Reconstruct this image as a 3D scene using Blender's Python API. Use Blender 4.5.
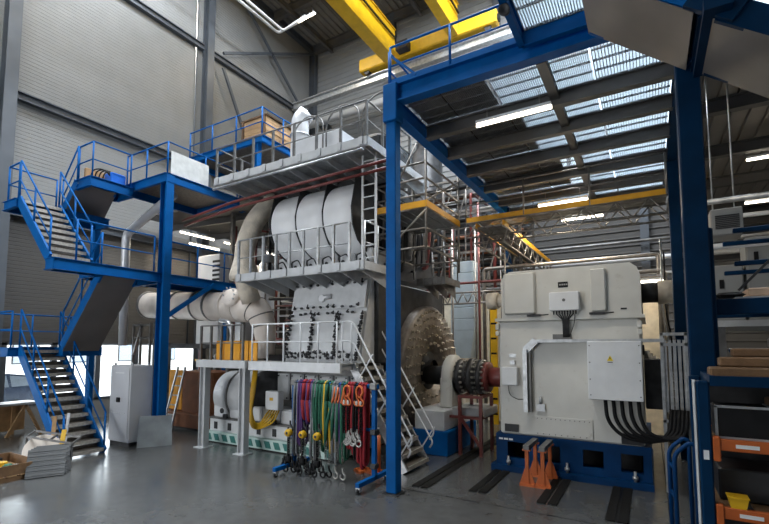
import bpy, math, random
from mathutils import Vector, Matrix
random.seed(7)
R = math.radians
scene = bpy.context.scene
col = scene.collection
for o in list(bpy.data.objects): bpy.data.objects.remove(o)

# ------------------------------------------------------------------ camera
cd = bpy.data.cameras.new('camera'); cam = bpy.data.objects.new('camera', cd); col.objects.link(cam)
cd.sensor_width = 36; cd.lens = 36*447/769; cd.shift_y = 50/769; cd.clip_end = 300
cam.location = (0, 0, 2.5); cam.rotation_euler = (R(94.3), 0, R(30.6))
scene.camera = cam
# ------------------------------------------------------------------ world, exposure
w = bpy.data.worlds.new('world'); scene.world = w; w.use_nodes = True
bg = w.node_tree.nodes['Background']; bg.inputs[0].default_value = (.93, .965, 1, 1); bg.inputs[1].default_value = 3.1
vs = scene.view_settings
vs.view_transform = 'Standard'; vs.look = 'None'; vs.gamma = 1; vs.use_curve_mapping = False; vs.exposure = 1.2
def area_light(name, loc, sx, sy, power, color, rot=(0, 0, 0)):
    l = bpy.data.lights.new(name, 'AREA'); l.shape = 'RECTANGLE'; l.size = sx; l.size_y = sy; l.energy = power; l.color = color
    o = bpy.data.objects.new(name, l); col.objects.link(o); o.location = loc; o.rotation_euler = rot
    return o
# area lamps standing in for daylight under unseen roof skylights, sited for their light
area_light('skylight_fill', (-12.5, 5.0, 19.3), 2.4, 13, 1200, (.86, .93, 1))
area_light('skylight_fill', (-6.0, 4.0, 19.3), 2.4, 13, 900, (.86, .93, 1))
area_light('skylight_fill', (-1.5, 12, 19.9), 4, 5, 2600, (.86, .93, 1))

sun = bpy.data.lights.new('sun', 'SUN'); sun.energy = 4.0; sun.angle = R(1); sun.color = (1, .95, .86)
so = bpy.data.objects.new('sun', sun); col.objects.link(so); so.rotation_euler = Vector((.75, -.28, -.62)).to_track_quat('-Z', 'Y').to_euler()
# daylight through an opening added in the unseen front wall for front light and through the window band on the left (portals only guide sampling)
for nm, lc, sx, sy, rt in (('added_opening_portal', (-12.65, -8.9, 3.5), 8.3, 7, (R(90), 0, 0)), ('window_portal', (-17.2, 5.8, 1.6), 2, 13.6, (0, R(-90), 0))):
    a = area_light(nm, lc, sx, sy, 1, (1, 1, 1), rt); a.data.cycles.is_portal = True

# ------------------------------------------------------------------ materials
MATS = {}
def mat(name, c, rough=.5, metal=0.0, var=.12, scale=6.0, bump=0.0, bscale=40., wear=None, wear_amt=.55, spec=.5, coat=0.0):
    if name in MATS: return MATS[name]
    m = bpy.data.materials.new(name); m.use_nodes = True; nt = m.node_tree; n = nt.nodes; L = nt.links
    b = n['Principled BSDF']; b.inputs['Roughness'].default_value = rough; b.inputs['Metallic'].default_value = metal
    b.inputs['Specular IOR Level'].default_value = spec; b.inputs['Coat Weight'].default_value = coat
    tc = n.new('ShaderNodeTexCoord'); nz = n.new('ShaderNodeTexNoise'); nz.inputs['Scale'].default_value = scale; nz.inputs['Detail'].default_value = 5
    L.new(tc.outputs['Object'], nz.inputs['Vector'])
    cr = n.new('ShaderNodeValToRGB'); e = cr.color_ramp.elements
    e[0].position = .3; e[1].position = .7
    e[0].color = [max(0, x*(1-var)) for x in c]+[1]; e[1].color = [min(1, x*(1+var)) for x in c]+[1]
    L.new(nz.outputs['Fac'], cr.inputs['Fac']); out = cr.outputs['Color']
    if wear:
        n2 = n.new('ShaderNodeTexNoise'); n2.inputs['Scale'].default_value = scale*2.3; n2.inputs['Detail'].default_value = 8; n2.inputs['Roughness'].default_value = .7
        L.new(tc.outputs['Object'], n2.inputs['Vector'])
        r2 = n.new('ShaderNodeValToRGB'); r2.color_ramp.elements[0].position = wear_amt; r2.color_ramp.elements[1].position = wear_amt+.14
        L.new(n2.outputs['Fac'], r2.inputs['Fac'])
        mx = n.new('ShaderNodeMix'); mx.data_type = 'RGBA'; L.new(r2.outputs['Color'], mx.inputs[0]); L.new(out, mx.inputs[6]); mx.inputs[7].default_value = list(wear)+[1]
        out = mx.outputs[2]
    L.new(out, b.inputs['Base Color'])
    if bump:
        n3 = n.new('ShaderNodeTexNoise'); n3.inputs['Scale'].default_value = bscale; L.new(tc.outputs['Object'], n3.inputs['Vector'])
        bp = n.new('ShaderNodeBump'); bp.inputs['Strength'].default_value = bump; bp.inputs['Distance'].default_value = .02
        L.new(n3.outputs['Fac'], bp.inputs['Height']); L.new(bp.outputs['Normal'], b.inputs['Normal'])
    MATS[name] = m; return m
def emit(name, c, s):
    if name in MATS: return MATS[name]
    m = bpy.data.materials.new(name); m.use_nodes = True; n = m.node_tree.nodes; b = n['Principled BSDF']
    b.inputs['Base Color'].default_value = list(c)+[1]; b.inputs['Emission Color'].default_value = list(c)+[1]; b.inputs['Emission Strength'].default_value = s
    MATS[name] = m; return m
BLUE = mat('blue_paint', (0, .088, .30), .5, 0, .15, 3, wear=(.001, .05, .17), wear_amt=.68, spec=.12)
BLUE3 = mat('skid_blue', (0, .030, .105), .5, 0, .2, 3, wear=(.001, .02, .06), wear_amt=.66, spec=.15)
BLUE_SHADED = mat('dark_shaded_blue_paint', (0, .021, .062), .5, 0, .2, 3, wear=(.001, .012, .035), wear_amt=.66, spec=.12)  # darkened copy of the blue paint, right-hand shade put into its colour
GALV = mat('galvanised_steel', (.50, .51, .52), .38, .75, .22, 9)
GREY = mat('grey_paint', (.50, .51, .52), .42, .05, .12, 4, wear=(.25, .24, .22), wear_amt=.66)
LGREY = mat('light_grey_engine_paint', (.64, .65, .66), .40, .05, .10, 4, wear=(.33, .31, .28), wear_amt=.64)
DGREY = mat('dark_steel', (.04, .04, .042), .5, .5, .35, 5)
MGREY = mat('mid_steel', (.15, .147, .143), .45, .5, .3, 5, wear=(.10, .08, .06), wear_amt=.6)
BLACK = mat('black_rubber', (.009, .009, .010), .55, 0, .3, 8, spec=.2)
WHITE = mat('white_paint', (.60, .59, .55), .42, 0, .09, 1.4, wear=(.45, .42, .37), wear_amt=.6)
OFFW = mat('off_white_box', (.72, .73, .74), .4, 0, .05, 4)
SILV = mat('silver_cladding', (.60, .605, .62), .34, .25, .08, 2.5)
DRUMM = mat('drum_silver', (.84, .845, .86), .38, 0, .04, 2.5)
BEIGE = mat('beige_lagging', (.66, .59, .49), .7, 0, .18, 5, .5, 25)
DUCT = mat('lagged_silver_duct', (.80, .72, .65), .45, .0, .08, 4, .2, 12)
YEL = mat('yellow_paint', (.62, .36, .008), .42, 0, .12, 3, wear=(.4, .22, .01), wear_amt=.68)
ORANGE = mat('orange_paint', (.46, .10, .018), .45, 0, .18, 5, wear=(.2, .06, .025), wear_amt=.64)
AMBER = mat('amber_panel', (.72, .32, .02), .5, 0, .2, 3)
MAROON = mat('maroon_paint', (.16, .035, .03), .4, .1, .2, 5)
CORTEN = mat('rust_brown_panel', (.19, .065, .022), .55, 0, .25, 3)
WOOD = mat('pale_wood', (.40, .24, .11), .65, 0, .22, 7, .3, 30)
WOODD = mat('brown_wood', (.15, .08, .035), .65, 0, .25, 7, .3, 30)
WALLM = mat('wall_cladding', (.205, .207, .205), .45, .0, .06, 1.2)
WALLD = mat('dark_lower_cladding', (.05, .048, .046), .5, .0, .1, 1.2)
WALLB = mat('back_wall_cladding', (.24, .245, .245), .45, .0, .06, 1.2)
COLM = mat('column_grey', (.075, .085, .10), .45, .2, .12, 2)
ROOFM = mat('roof_deck', (.20, .185, .165), .55, .1, .12, 2)
BEAMM = mat('roof_beam', (.095, .09, .085), .5, .1, .15, 2)
CONC = mat('screed', (.2, .2, .2))
FLYW = mat('flywheel_steel', (.165, .14, .118), .45, .3, .3, 7, wear=(.075, .06, .047), wear_amt=.58)
TEAL = mat('teal_panel', (.03, .17, .15), .5, 0, .25, 4)
MINT = mat('mint_strip', (.50, .64, .60), .45, 0, .12, 4)
TREAD = mat('tread_grating', (.15, .13, .11), .5, .5, .3, 12)
NOSE = mat('tread_nosing', (.42, .39, .35), .45, .4, .25, 20)
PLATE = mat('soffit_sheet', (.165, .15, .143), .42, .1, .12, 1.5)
PLATEG = mat('bare_sheet', (.32, .35, .37), .3, .4, .25, 2.2)
CABG = mat('cabinet_grey', (.56, .57, .60), .4, .1, .06, 2)
RED = mat('red_webbing', (.27, .008, .016), .75, 0, .25, 20)
GREEN = mat('green_webbing', (.008, .09, .05), .75, 0, .3, 20)
PURPLE = mat('purple_webbing', (.06, .022, .12), .75, 0, .3, 20)
HOOK = mat('orange_hook', (.6, .13, .025), .4, .1, .2, 8)
CHAIN = mat('chain_steel', (.36, .35, .33), .35, .8, .3, 20)
NAVY = mat('navy_car', (.05, .075, .13), .22, .2, .1, 2, coat=.6)
PINK = mat('pinkish_render', (.62, .50, .43), .8, 0, .1, 2)
ASPH = mat('asphalt', (.40, .40, .40), .85, 0, .15, 1.5)
TUBE = emit('lamp_tube', (1, .90, .74), 4.5)
GLOWP = emit('wall_glow', (.62, .76, .88), .33)  # glow for the added band on the back wall
def glass_mat():
    m = bpy.data.materials.new('window_glass'); m.use_nodes = True; nt = m.node_tree; n = nt.nodes; n.remove(n['Principled BSDF'])
    t = n.new('ShaderNodeBsdfTransparent'); t.inputs[0].default_value = (.93, .96, .97, 1); g = n.new('ShaderNodeBsdfGlossy'); g.inputs['Roughness'].default_value = .05
    f = n.new('ShaderNodeFresnel'); mx = n.new('ShaderNodeMixShader'); nt.links.new(f.outputs[0], mx.inputs[0]); nt.links.new(t.outputs[0], mx.inputs[1]); nt.links.new(g.outputs[0], mx.inputs[2])
    nt.links.new(mx.outputs[0], n['Material Output'].inputs[0]); return m
GLASS = glass_mat()
def floor_mat():
    m = bpy.data.materials.new('sealed_concrete'); m.use_nodes = True; nt = m.node_tree; n = nt.nodes; L = nt.links; b = n['Principled BSDF']
    tc = n.new('ShaderNodeTexCoord')
    a = n.new('ShaderNodeTexNoise'); a.inputs['Scale'].default_value = .45; a.inputs['Detail'].default_value = 8; a.inputs['Roughness'].default_value = .65
    c = n.new('ShaderNodeTexNoise'); c.inputs['Scale'].default_value = 5; c.inputs['Detail'].default_value = 8
    L.new(tc.outputs['Object'], a.inputs['Vector']); L.new(tc.outputs['Object'], c.inputs['Vector'])
    r = n.new('ShaderNodeValToRGB'); r.color_ramp.elements[0].position = .3; r.color_ramp.elements[0].color = (.062, .064, .064, 1); r.color_ramp.elements[1].position = .72; r.color_ramp.elements[1].color = (.095, .096, .094, 1)
    L.new(a.outputs['Fac'], r.inputs['Fac'])
    r2 = n.new('ShaderNodeValToRGB'); r2.color_ramp.elements[0].position = .35; r2.color_ramp.elements[0].color = (.88, .88, .88, 1); r2.color_ramp.elements[1].position = .65; r2.color_ramp.elements[1].color = (1.04, 1.04, 1.04, 1)
    L.new(c.outputs['Fac'], r2.inputs['Fac'])
    mx = n.new('ShaderNodeMix'); mx.data_type = 'RGBA'; mx.blend_type = 'MULTIPLY'; mx.inputs[0].default_value = 1; L.new(r.outputs['Color'], mx.inputs[6]); L.new(r2.outputs['Color'], mx.inputs[7])
    L.new(mx.outputs[2], b.inputs['Base Color'])
    rr = n.new('ShaderNodeMapRange'); rr.inputs[1].default_value = .3; rr.inputs[2].default_value = .7; rr.inputs[3].default_value = .19; rr.inputs[4].default_value = .27
    L.new(c.outputs['Fac'], rr.inputs[0]); L.new(rr.outputs[0], b.inputs['Roughness'])
    return m
FLOORM = floor_mat()

# ------------------------------------------------------------------ mesh helpers
class MB:
    def __init__(s): s.v = []; s.f = []; s.sm = []
    def _add(s, vs, fs, smooth=False):
        k = len(s.v); s.v += [tuple(v) for v in vs]
        for f in fs: s.f.append([k+i for i in f]); s.sm.append(smooth)
        return s
    def bx(s, x0, x1, y0, y1, z0, z1):
        return s._add([(x0,y0,z0),(x1,y0,z0),(x1,y1,z0),(x0,y1,z0),(x0,y0,z1),(x1,y0,z1),(x1,y1,z1),(x0,y1,z1)],
                      [(0,3,2,1),(4,5,6,7),(0,1,5,4),(1,2,6,5),(2,3,7,6),(3,0,4,7)])
    def bev(s, x0, x1, y0, y1, z0, z1, b=.02):
        # box with chamfered vertical and horizontal edges on the outline
        vs = []; fs = []
        def ring(z, i): return [(x0+b+i,y0+i,z),(x1-b-i,y0+i,z),(x1-i,y0+b+i,z),(x1-i,y1-b-i,z),(x1-b-i,y1-i,z),(x0+b+i,y1-i,z),(x0+i,y1-b-i,z),(x0+i,y0+b+i,z)]
        for z, i in ((z0, b), (z0+b, 0), (z1-b, 0), (z1, b)): vs += ring(z, i)
        fs.append(tuple(range(7, -1, -1))); fs.append(tuple(range(24, 32)))
        for k in range(3):
            for j in range(8): fs.append((k*8+j, k*8+(j+1) % 8, k*8+8+(j+1) % 8, k*8+8+j))
        return s._add(vs, fs)
    def bar(s, p0, p1, w, h, up=(0, 0, 1)):
        p0 = Vector(p0); p1 = Vector(p1); d = (p1-p0).normalized(); up = Vector(up)
        if abs(d.dot(up)) > .99: up = Vector((0, 1, 0))
        r = d.cross(up).normalized(); u = r.cross(d).normalized()
        vs = [p+r*a*w/2+u*b*h/2 for p in (p0, p1) for a, b in ((-1,-1),(1,-1),(1,1),(-1,1))]
        return s._add(vs, [(0,1,2,3),(7,6,5,4),(0,4,5,1),(1,5,6,2),(2,6,7,3),(3,7,4,0)])
    def ibeam(s, p0, p1, w, h, t=.02, up=(0, 0, 1)):
        p0 = Vector(p0); p1 = Vector(p1); d = (p1-p0).normalized(); up = Vector(up)
        if abs(d.dot(up)) > .99: up = Vector((0, 1, 0))
        r = d.cross(up).normalized(); u = r.cross(d).normalized(); a = w/2; b = h/2; q = t/2
        pr = [(-a,-b),(a,-b),(a,-b+t),(q,-b+t),(q,b-t),(a,b-t),(a,b),(-a,b),(-a,b-t),(-q,b-t),(-q,-b+t),(-a,-b+t)]
        vs = [p+r*x+u*y for p in (p0, p1) for x, y in pr]
        fs = [(i, i+12, (i+1) % 12+12, (i+1) % 12) for i in range(12)]
        for k in (0, 12): fs += [tuple(k+i for i in (0,1,2,11)), tuple(k+i for i in (3,4,9,10)), tuple(k+i for i in (5,6,7,8))]
        return s._add(vs, fs)
    def cyl(s, p0, p1, r, n=12, r2=None, caps=True):
        p0 = Vector(p0); p1 = Vector(p1); d = (p1-p0).normalized(); r2 = r if r2 is None else r2
        a = d.orthogonal().normalized(); b = d.cross(a)
        vs = [p+(a*math.cos(t)+b*math.sin(t))*q for p, q in ((p0, r), (p1, r2)) for t in [2*math.pi*i/n for i in range(n)]]
        s._add(vs, [(i, (i+1) % n, n+(i+1) % n, n+i) for i in range(n)], True)
        if caps: k = len(s.v)-2*n; s.f += [[k+i for i in range(n-1, -1, -1)], [k+n+i for i in range(n)]]; s.sm += [False, False]
        return s
    def lathe(s, c, d, prof, n=32):      # prof: [(along, radius)]
        c = Vector(c); d = Vector(d).normalized(); a = d.orthogonal().normalized(); b = d.cross(a); k = len(s.v)
        vs = [c+d*h+(a*math.cos(2*math.pi*i/n)+b*math.sin(2*math.pi*i/n))*max(r, 1e-4) for h, r in prof for i in range(n)]
        fs = [(j*n+i, j*n+(i+1) % n, (j+1)*n+(i+1) % n, (j+1)*n+i) for j in range(len(prof)-1) for i in range(n)]
        s._add(vs, fs, True); return s
    def tube(s, pts, r, n=8, caps=True):
        pts = [Vector(p) for p in pts]; k = len(s.v); m = len(pts); a = None; vs = []
        for i, p in enumerate(pts):
            d = ((pts[min(i+1, m-1)]-p).normalized()+(p-pts[max(i-1, 0)]).normalized())
            d = d.normalized() if d.length > 1e-6 else Vector((0, 0, 1))
            a = d.orthogonal().normalized() if a is None else (a-d*a.dot(d)).normalized()
            b = d.cross(a); rr = r[i] if isinstance(r, (list, tuple)) else r
            vs += [p+(a*math.cos(2*math.pi*j/n)+b*math.sin(2*math.pi*j/n))*rr for j in range(n)]
        s._add(vs, [(i*n+j, i*n+(j+1) % n, (i+1)*n+(j+1) % n, (i+1)*n+j) for i in range(m-1) for j in range(n)], True)
        if caps: s.f += [[k+j for j in range(n-1, -1, -1)], [k+(m-1)*n+j for j in range(n)]]; s.sm += [False, False]
        return s
    def slab(s, pts, off):               # polygon extruded by vector
        n = len(pts); o = Vector(off); vs = [Vector(p) for p in pts]+[Vector(p)+o for p in pts]
        return s._add(vs, [tuple(range(n-1, -1, -1)), tuple(range(n, 2*n))]+[(i, (i+1) % n, n+(i+1) % n, n+i) for i in range(n)])
    def mesh(s, name, m):
        me = bpy.data.meshes.new(name); me.from_pydata(s.v, [], s.f); me.polygons.foreach_set('use_smooth', s.sm); me.materials.append(m); me.update()
        return me
    def build(s, name, m, parent=None, at=None, **kw):
        if at is None:
            xs = list(zip(*s.v)); at = ((min(xs[0])+max(xs[0]))/2, (min(xs[1])+max(xs[1]))/2, min(xs[2]))
            s.v = [(x-at[0], y-at[1], z-at[2]) for x, y, z in s.v]
        return inst(name, s.mesh(name, m), parent, at, **kw)
WP = {}
def inst(name, me, parent=None, at=(0, 0, 0), rot=(0, 0, 0), **kw):
    o = bpy.data.objects.new(name, me); col.objects.link(o); at = Vector(at); WP[o.name] = at
    if parent: o.parent = parent; o.location = at-WP[parent.name]
    else: o.location = at
    o.rotation_euler = rot
    for k, v in kw.items(): o[k] = v
    return o
def thing(name, label, cat, at=(0, 0, 0), group=None):
    o = inst(name, None, None, at); o['label'] = label; o['category'] = cat
    if group: o['group'] = group
    return o
def tag(o, label, cat, group=None):
    o['label'] = label; o['category'] = cat
    if group: o['group'] = group
    return o
def B(name, m, p, *a, **k): return MB().bx(*a).build(name, m, p, **k)
def V(name, m, p, *a, b=.015, **k): return MB().bev(*a, b).build(name, m, p, **k)
def bar(name, m, p, p0, p1, w, h=None, **k): return MB().bar(p0, p1, w, h or w, **k).build(name, m, p)
def pipe(name, m, p, pts, r, n=10, **k): return MB().tube(pts, r, n).build(name, m, p, **k)
def lerp(a, b, t): return tuple(x+(y-x)*t for x, y in zip(a, b))
def arc(pts, rad=.2, n=5):               # polyline with rounded corners
    pts = [Vector(p) for p in pts]; out = [pts[0]]
    for i in range(1, len(pts)-1):
        a = (pts[i-1]-pts[i]); b = (pts[i+1]-pts[i]); r = min(rad, a.length*.49, b.length*.49); a = pts[i]+a.normalized()*r; b = pts[i]+b.normalized()*r
        for k in range(n+1): t = k/n; out.append(a*(1-t)**2+pts[i]*2*t*(1-t)+b*t*t)
    return out+[pts[-1]]
def railing(p, pts, m, h=1.0, gap=1.1, r=.021, mids=(.5,), toe=0, square=False, skip_ends=()):
    """one railing part: handrail and knee rail in a mesh, every post a sub-part"""
    g = MB(); up = Vector((0, 0, 1)); n = 8
    for f in (1.0,)+tuple(mids):
        q = [Vector(a)+up*h*f for a in pts]
        for a, b in zip(q, q[1:]): g.cyl(a, b, r*(1 if f == 1 else .8), n)
    if toe:
        for a, b in zip(pts, pts[1:]): g.bar(Vector(a)+up*toe/2, Vector(b)+up*toe/2, .012, toe)
    ra = g.build('railing', m, p)
    done = set()
    for a, b in zip(pts, pts[1:]):
        a = Vector(a); b = Vector(b); k = max(1, round((b-a).length/gap))
        for i in range(k+1):
            q = a+(b-a)*i/k; key = tuple(round(c, 2) for c in q)
            if key in done: continue
            done.add(key)
            if square: MB().bar(q, q+up*h, .05, .05).build('post', m, ra)
            else: MB().cyl(q, q+up*h, r*1.1, 8).build('post', m, ra)
    return ra
def flight(p, x0, z0, x1, z1, y0, y1, n, m, tm, soffit=None, sh=.24, rails=(True, True), rh=.95, rm=None):
    fl = inst('stair_flight', None, p, ((x0+x1)/2, (y0+y1)/2, min(z0, z1)))
    for y in (y0, y1): MB().bar((x0, y, z0+.02), (x1, y, z1-.03), .05, sh).build('stringer', m, fl)
    for i in range(n):
        t = (i+.6)/n; x = x0+(x1-x0)*t; z = z0+(z1-z0)*t; d = .15
        q = MB().bx(x-d, x+d, y0+.03, y1-.03, z-.035, z+.012); e = x+(d if x1 < x0 else -d); k_ = x-(d-.01 if x1 < x0 else -d+.01); q.bx(k_-.008, k_+.008, y0+.03, y1-.03, z+.012, z+.1)
        tr_o = q.build('tread', tm, fl)
        MB().bx(e-.012, e+.012, y0+.03, y1-.03, z-.06, z+.016).build('nosing', MATS['tread_nosing'], fl)
    if soffit:
        nv = Vector((z1-z0, 0, -(x1-x0))); nv = nv.normalized()*(-1 if nv.z > 0 else 1); o = nv*(sh/2+.005)
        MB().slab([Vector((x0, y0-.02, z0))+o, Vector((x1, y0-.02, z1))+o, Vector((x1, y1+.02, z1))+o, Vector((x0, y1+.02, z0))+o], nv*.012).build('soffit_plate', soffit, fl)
    for y, on in ((y0, rails[0]), (y1, rails[1])):
        if on: railing(p, [(x0, y, z0), (x1, y, z1)], rm or m, rh, 1.3)
    return fl
def deck(p, x0, x1, y0, y1, z, m, dm, h=.22, name='landing'):
    g = MB()
    for a, b in (((x0, y0), (x1, y0)), ((x1, y0), (x1, y1)), ((x1, y1), (x0, y1)), ((x0, y1), (x0, y0))):
        g.ibeam((a[0], a[1], z-h/2), (b[0], b[1], z-h/2), .09, h, .014)
    d = g.build(name, m, p)
    MB().bx(x0+.05, x1-.05, y0+.05, y1-.05, z-.035, z-.005).build('deck_plate', dm, d)
    return d
def struct(name, at=(0, 0, 0)):
    o = inst(name, None, None, at); o['kind'] = 'structure'; return o

# ================================================================== SETTING
XL, YB = -16.8, 20.0
fl = MB(); fl.bx(XL-.3, 9, -9, 32, -.2, 0); fo = fl.build('floor', FLOORM, at=(0, 0, 0)); fo['kind'] = 'structure'
# ---- left wall
wl = struct('wall_left', (XL, 10, 0))
def ribbed_x(y0, y1, z0, z1, name='wall_panel', pitch=.12, m=None):   # ribbed sheet facing +x, ribs horizontal
    g = MB(); z = z0; ys = (y0, y1); prof = []
    while z < z1-.01:
        e = min(z+pitch, z1); prof += [(z, 0), (e-.02, 0), (e-.015, -.006), (e-.005, -.006)]; z = e
    prof.append((z1, 0))
    vs = [(XL+d, y, zz) for zz, d in prof for y in ys]
    g._add(vs, [(2*i, 2*i+1, 2*i+3, 2*i+2) for i in range(len(prof)-1)])
    g.bx(XL-.12, XL-.01, y0, y1, z0, z1)
    return g.build(name, m or WALLM, wl)
cols = [-1.6, 5.45, 12.5, 20.0]
levels = [(2.6, 6.62), (6.62, 10.3), (10.3, 15.75), (15.75, 20.6)]
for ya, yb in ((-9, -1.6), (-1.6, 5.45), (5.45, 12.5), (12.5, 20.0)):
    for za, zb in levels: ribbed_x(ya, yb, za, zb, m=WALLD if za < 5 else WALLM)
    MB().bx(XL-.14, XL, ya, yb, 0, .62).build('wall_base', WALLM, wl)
for y in cols[:3]: MB().ibeam((XL+.2, y, 0), (XL+.2, y, 20.5), .34, .38, .03, up=(1, 0, 0)).build('column', COLM, wl)
MB().ibeam((XL+.2, 19.75, 0), (XL+.2, 19.75, 20.5), .3, .38, .03, up=(1, 0, 0)).build('column', COLM, wl)
for z in (6.62, 10.3, 15.8):
    for ya, yb in ((-9, -1.6), (-1.6, 5.45), (5.45, 12.5), (12.5, 19.6)):
        MB().ibeam((XL+.1, ya+.2, z), (XL+.1, yb-.2, z), .2, .26, .03).build('girt', COLM, wl)
g = MB().ibeam((XL+.16, -9, 20.1), (XL+.16, 19.9, 20.1), .25, .45, .03).build('eaves_beam', COLM, wl)
for a, b in (((13.2, 16.0), (19.6, 19.7)), ((13.5, 20.0), (18.9, 15.6)), ((13.2, 15.3), (15.6, 10.6))):
    MB().bar((XL+.34, a[0], a[1]), (XL+.34, b[0], b[1]), .10, .12).build('brace', COLM, wl)
MB().tube([(XL+.06, 12.0, 2.6), (XL+.06, 12.0, 20)], .03, 6).build('downpipe', COLM, wl)
# windows along the foot of the left wall
k = 0; wy = [-1.0+1.36*i for i in range(11)]
for i, y in enumerate(wy[:-1]):
    y2 = wy[i+1]; k += 1
    wn = struct('window_%d' % k, (XL-.06, (y+y2)/2, .62))
    g = MB()
    for a in (y+.04, y2-.04): g.bx(XL-.12, XL+.01, a-.04, a+.04, .62, 2.6)
    for z in (.66, 2.56): g.bx(XL-.12, XL+.01, y, y2, z-.04, z+.04)
    g.build('window_frame', COLM, wn)
    MB().bx(XL-.066, XL-.054, y+.08, y2-.08, .7, 2.52).build('pane', GLASS, wn)
MB().bx(XL-.14, XL, wy[-1], 20, .62, 2.6).build('wall_base', WALLM, wl)
MB().bx(XL-.14, XL, -9, wy[0], .62, 2.6).build('wall_base', WALLM, wl)
# ---- back wall: siding with an added glowing band for the brightly lit upper wall
wb = struct('wall_back', (-4, YB, 0))
def ribbed_y(x0, x1, z0, z1, pitch=.3, m=WALLB):
    prof = []; z = z0
    while z < z1-.01:
        e = min(z+pitch, z1); prof += [(z, 0), (e-.08, 0), (e-.055, .035), (e-.02, .035)]; z = e
    prof.append((z1, 0)); g = MB()
    g._add([(x, YB-d, zz) for zz, d in prof for x in (x0, x1)], [(2*i, 2*i+2, 2*i+3, 2*i+1) for i in range(len(prof)-1)])
    g.bx(x0, x1, YB+.01, YB+.12, z0, z1); return g.build('wall_panel', m, wb)
for xa, xb in ((XL, -11.2), (-11.2, -5.6), (-5.6, 0), (0, 4.5), (4.5, 9)):
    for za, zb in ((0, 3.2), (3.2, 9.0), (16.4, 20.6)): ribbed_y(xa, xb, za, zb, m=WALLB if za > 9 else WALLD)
    if xb <= -5: ribbed_y(xa, xb, 9.0, 16.4)
k0 = k
for i in range(10):
    x = -5.6+1.46*i; k += 1
    wn = struct('window_%d' % k, (x+.73, YB, 9.0)); g = MB()
    for a in (x+.04, x+1.42): g.bx(a-.04, a+.04, YB-.05, YB+.08, 9.0, 16.4)
    for z in (9.04, 16.36): g.bx(x, x+1.46, YB-.05, YB+.08, z-.04, z+.04)
    g.build('window_frame', COLM, wn)
    for z in (9.08,): MB().bx(x+.08, x+1.38, YB, YB+.03, z, z+7.24).build('pane', GLOWP, wn)  # added glowing sheet standing in for the lit upper wall
for x in (-11.2, -5.6, 0, 4.5): MB().ibeam((x, YB-.2, 0), (x, YB-.2, 20.3), .3, .3, .03, up=(0, 1, 0)).build('column', COLM, wb)
wr = struct('wall_right', (9, 8, 0)); MB().bx(9, 9.15, -9, 20, 0, 20.6).build('wall_panel', WALLB, wr)
wf = struct('wall_front', (-4, -9, 0))
MB().bx(-8.5, 9, -9.15, -9, 0, 20.6).build('wall_panel', WALLB, wf); MB().bx(XL, -8.5, -9.15, -9, 7, 20.6).build('wall_panel', WALLB, wf)  # left part kept open below, an added opening letting in front light
# ---- ceiling: ribbed deck, beams, unseen skylights sited for their light
ce = struct('ceiling', (-4, 6, 20.3)); SKY = [(-13.7, -11.3, -1.5, 11.5), (-7.2, -4.8, -2.5, 10.5), (-3.5, .5, 9.5, 14.5)]
def roof_sheet(x0, x1, y0, y1):
    g = MB(); prof = []; x = x0
    while x < x1-.01:
        e = min(x+.34, x1); prof += [(x, 20.28), (e-.14, 20.28), (e-.11, 20.37), (e-.03, 20.37)]; x = e
    prof.append((x1, 20.28))
    g._add([(a, y, z) for a, z in prof for y in (y0, y1)], [(2*i, 2*i+1, 2*i+3, 2*i+2) for i in range(len(prof)-1)])
    g.bx(x0, x1, y0, y1, 20.4, 20.5); return g.build('roof_sheet', ROOFM, ce)
for xa, xb, ya, yb in ((XL-.1, -13.7, -9, 20), (-13.7, -11.3, -9, -1.5), (-13.7, -11.3, 11.5, 20), (-11.3, -7.2, -9, 20), (-7.2, -4.8, -9, -2.5), (-7.2, -4.8, 10.5, 20),
                       (-4.8, -3.5, -9, 20), (-3.5, .5, -9, 9.5), (-3.5, .5, 14.5, 20), (.5, 9.1, -9, 20)):
    roof_sheet(xa, xb, ya, yb)
SKYG = emit('skylight_sheet', (.80, .90, 1), .55)
for a in SKY:
    g = MB().bx(a[0], a[1], a[2], a[3], 20.36, 20.40).build('skylight_sheet', SKYG, ce)
for y in (-4, -1.1, 2.4, 5.95, 9.5, 13.0, 16.5, 19.7): MB().ibeam((XL, y, 20.0), (9, y, 20.0), .22, .5, .03).build('roof_beam', BEAMM, ce)
for x in (-15.2, -9.5): MB().ibeam((x, -9, 19.6), (x, 19.8, 19.6), .16, .3, .02).build('purlin', BEAMM, ce)

# ---- outside the windows
ex = MB().bx(-60, XL-.3, -25, 45, -.6, -.05).build('yard', ASPH); tag(ex, 'pale asphalt yard outside the left windows', 'yard'); del ex['category']; del ex['label']; ex['kind'] = 'structure'
bd = thing('outside_building', 'pale rendered building across the yard, seen through the left windows', 'building', (-40, 10, 0))
B('wall', mat('outside_render', (.75, .74, .72), .8), bd, -42, -38, -12, 40, -.05, 3.4)
for i in range(12):
    y = -8+3.6*i; pw = B('window', DGREY, bd, -38.02, -37.95, y, y+1.6, 1.2, 2.9); B('pane', mat('far_pane', (.25, .3, .36), .15), pw, -37.95, -37.93, y+.08, y+1.52, 1.28, 2.82)

# ================================================================== BLUE STAIR TOWER (left)
st = thing('stair_tower', 'blue steel stair tower with switchback flights by the left wall', 'staircase', (-12.5, 6, 0))
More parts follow.
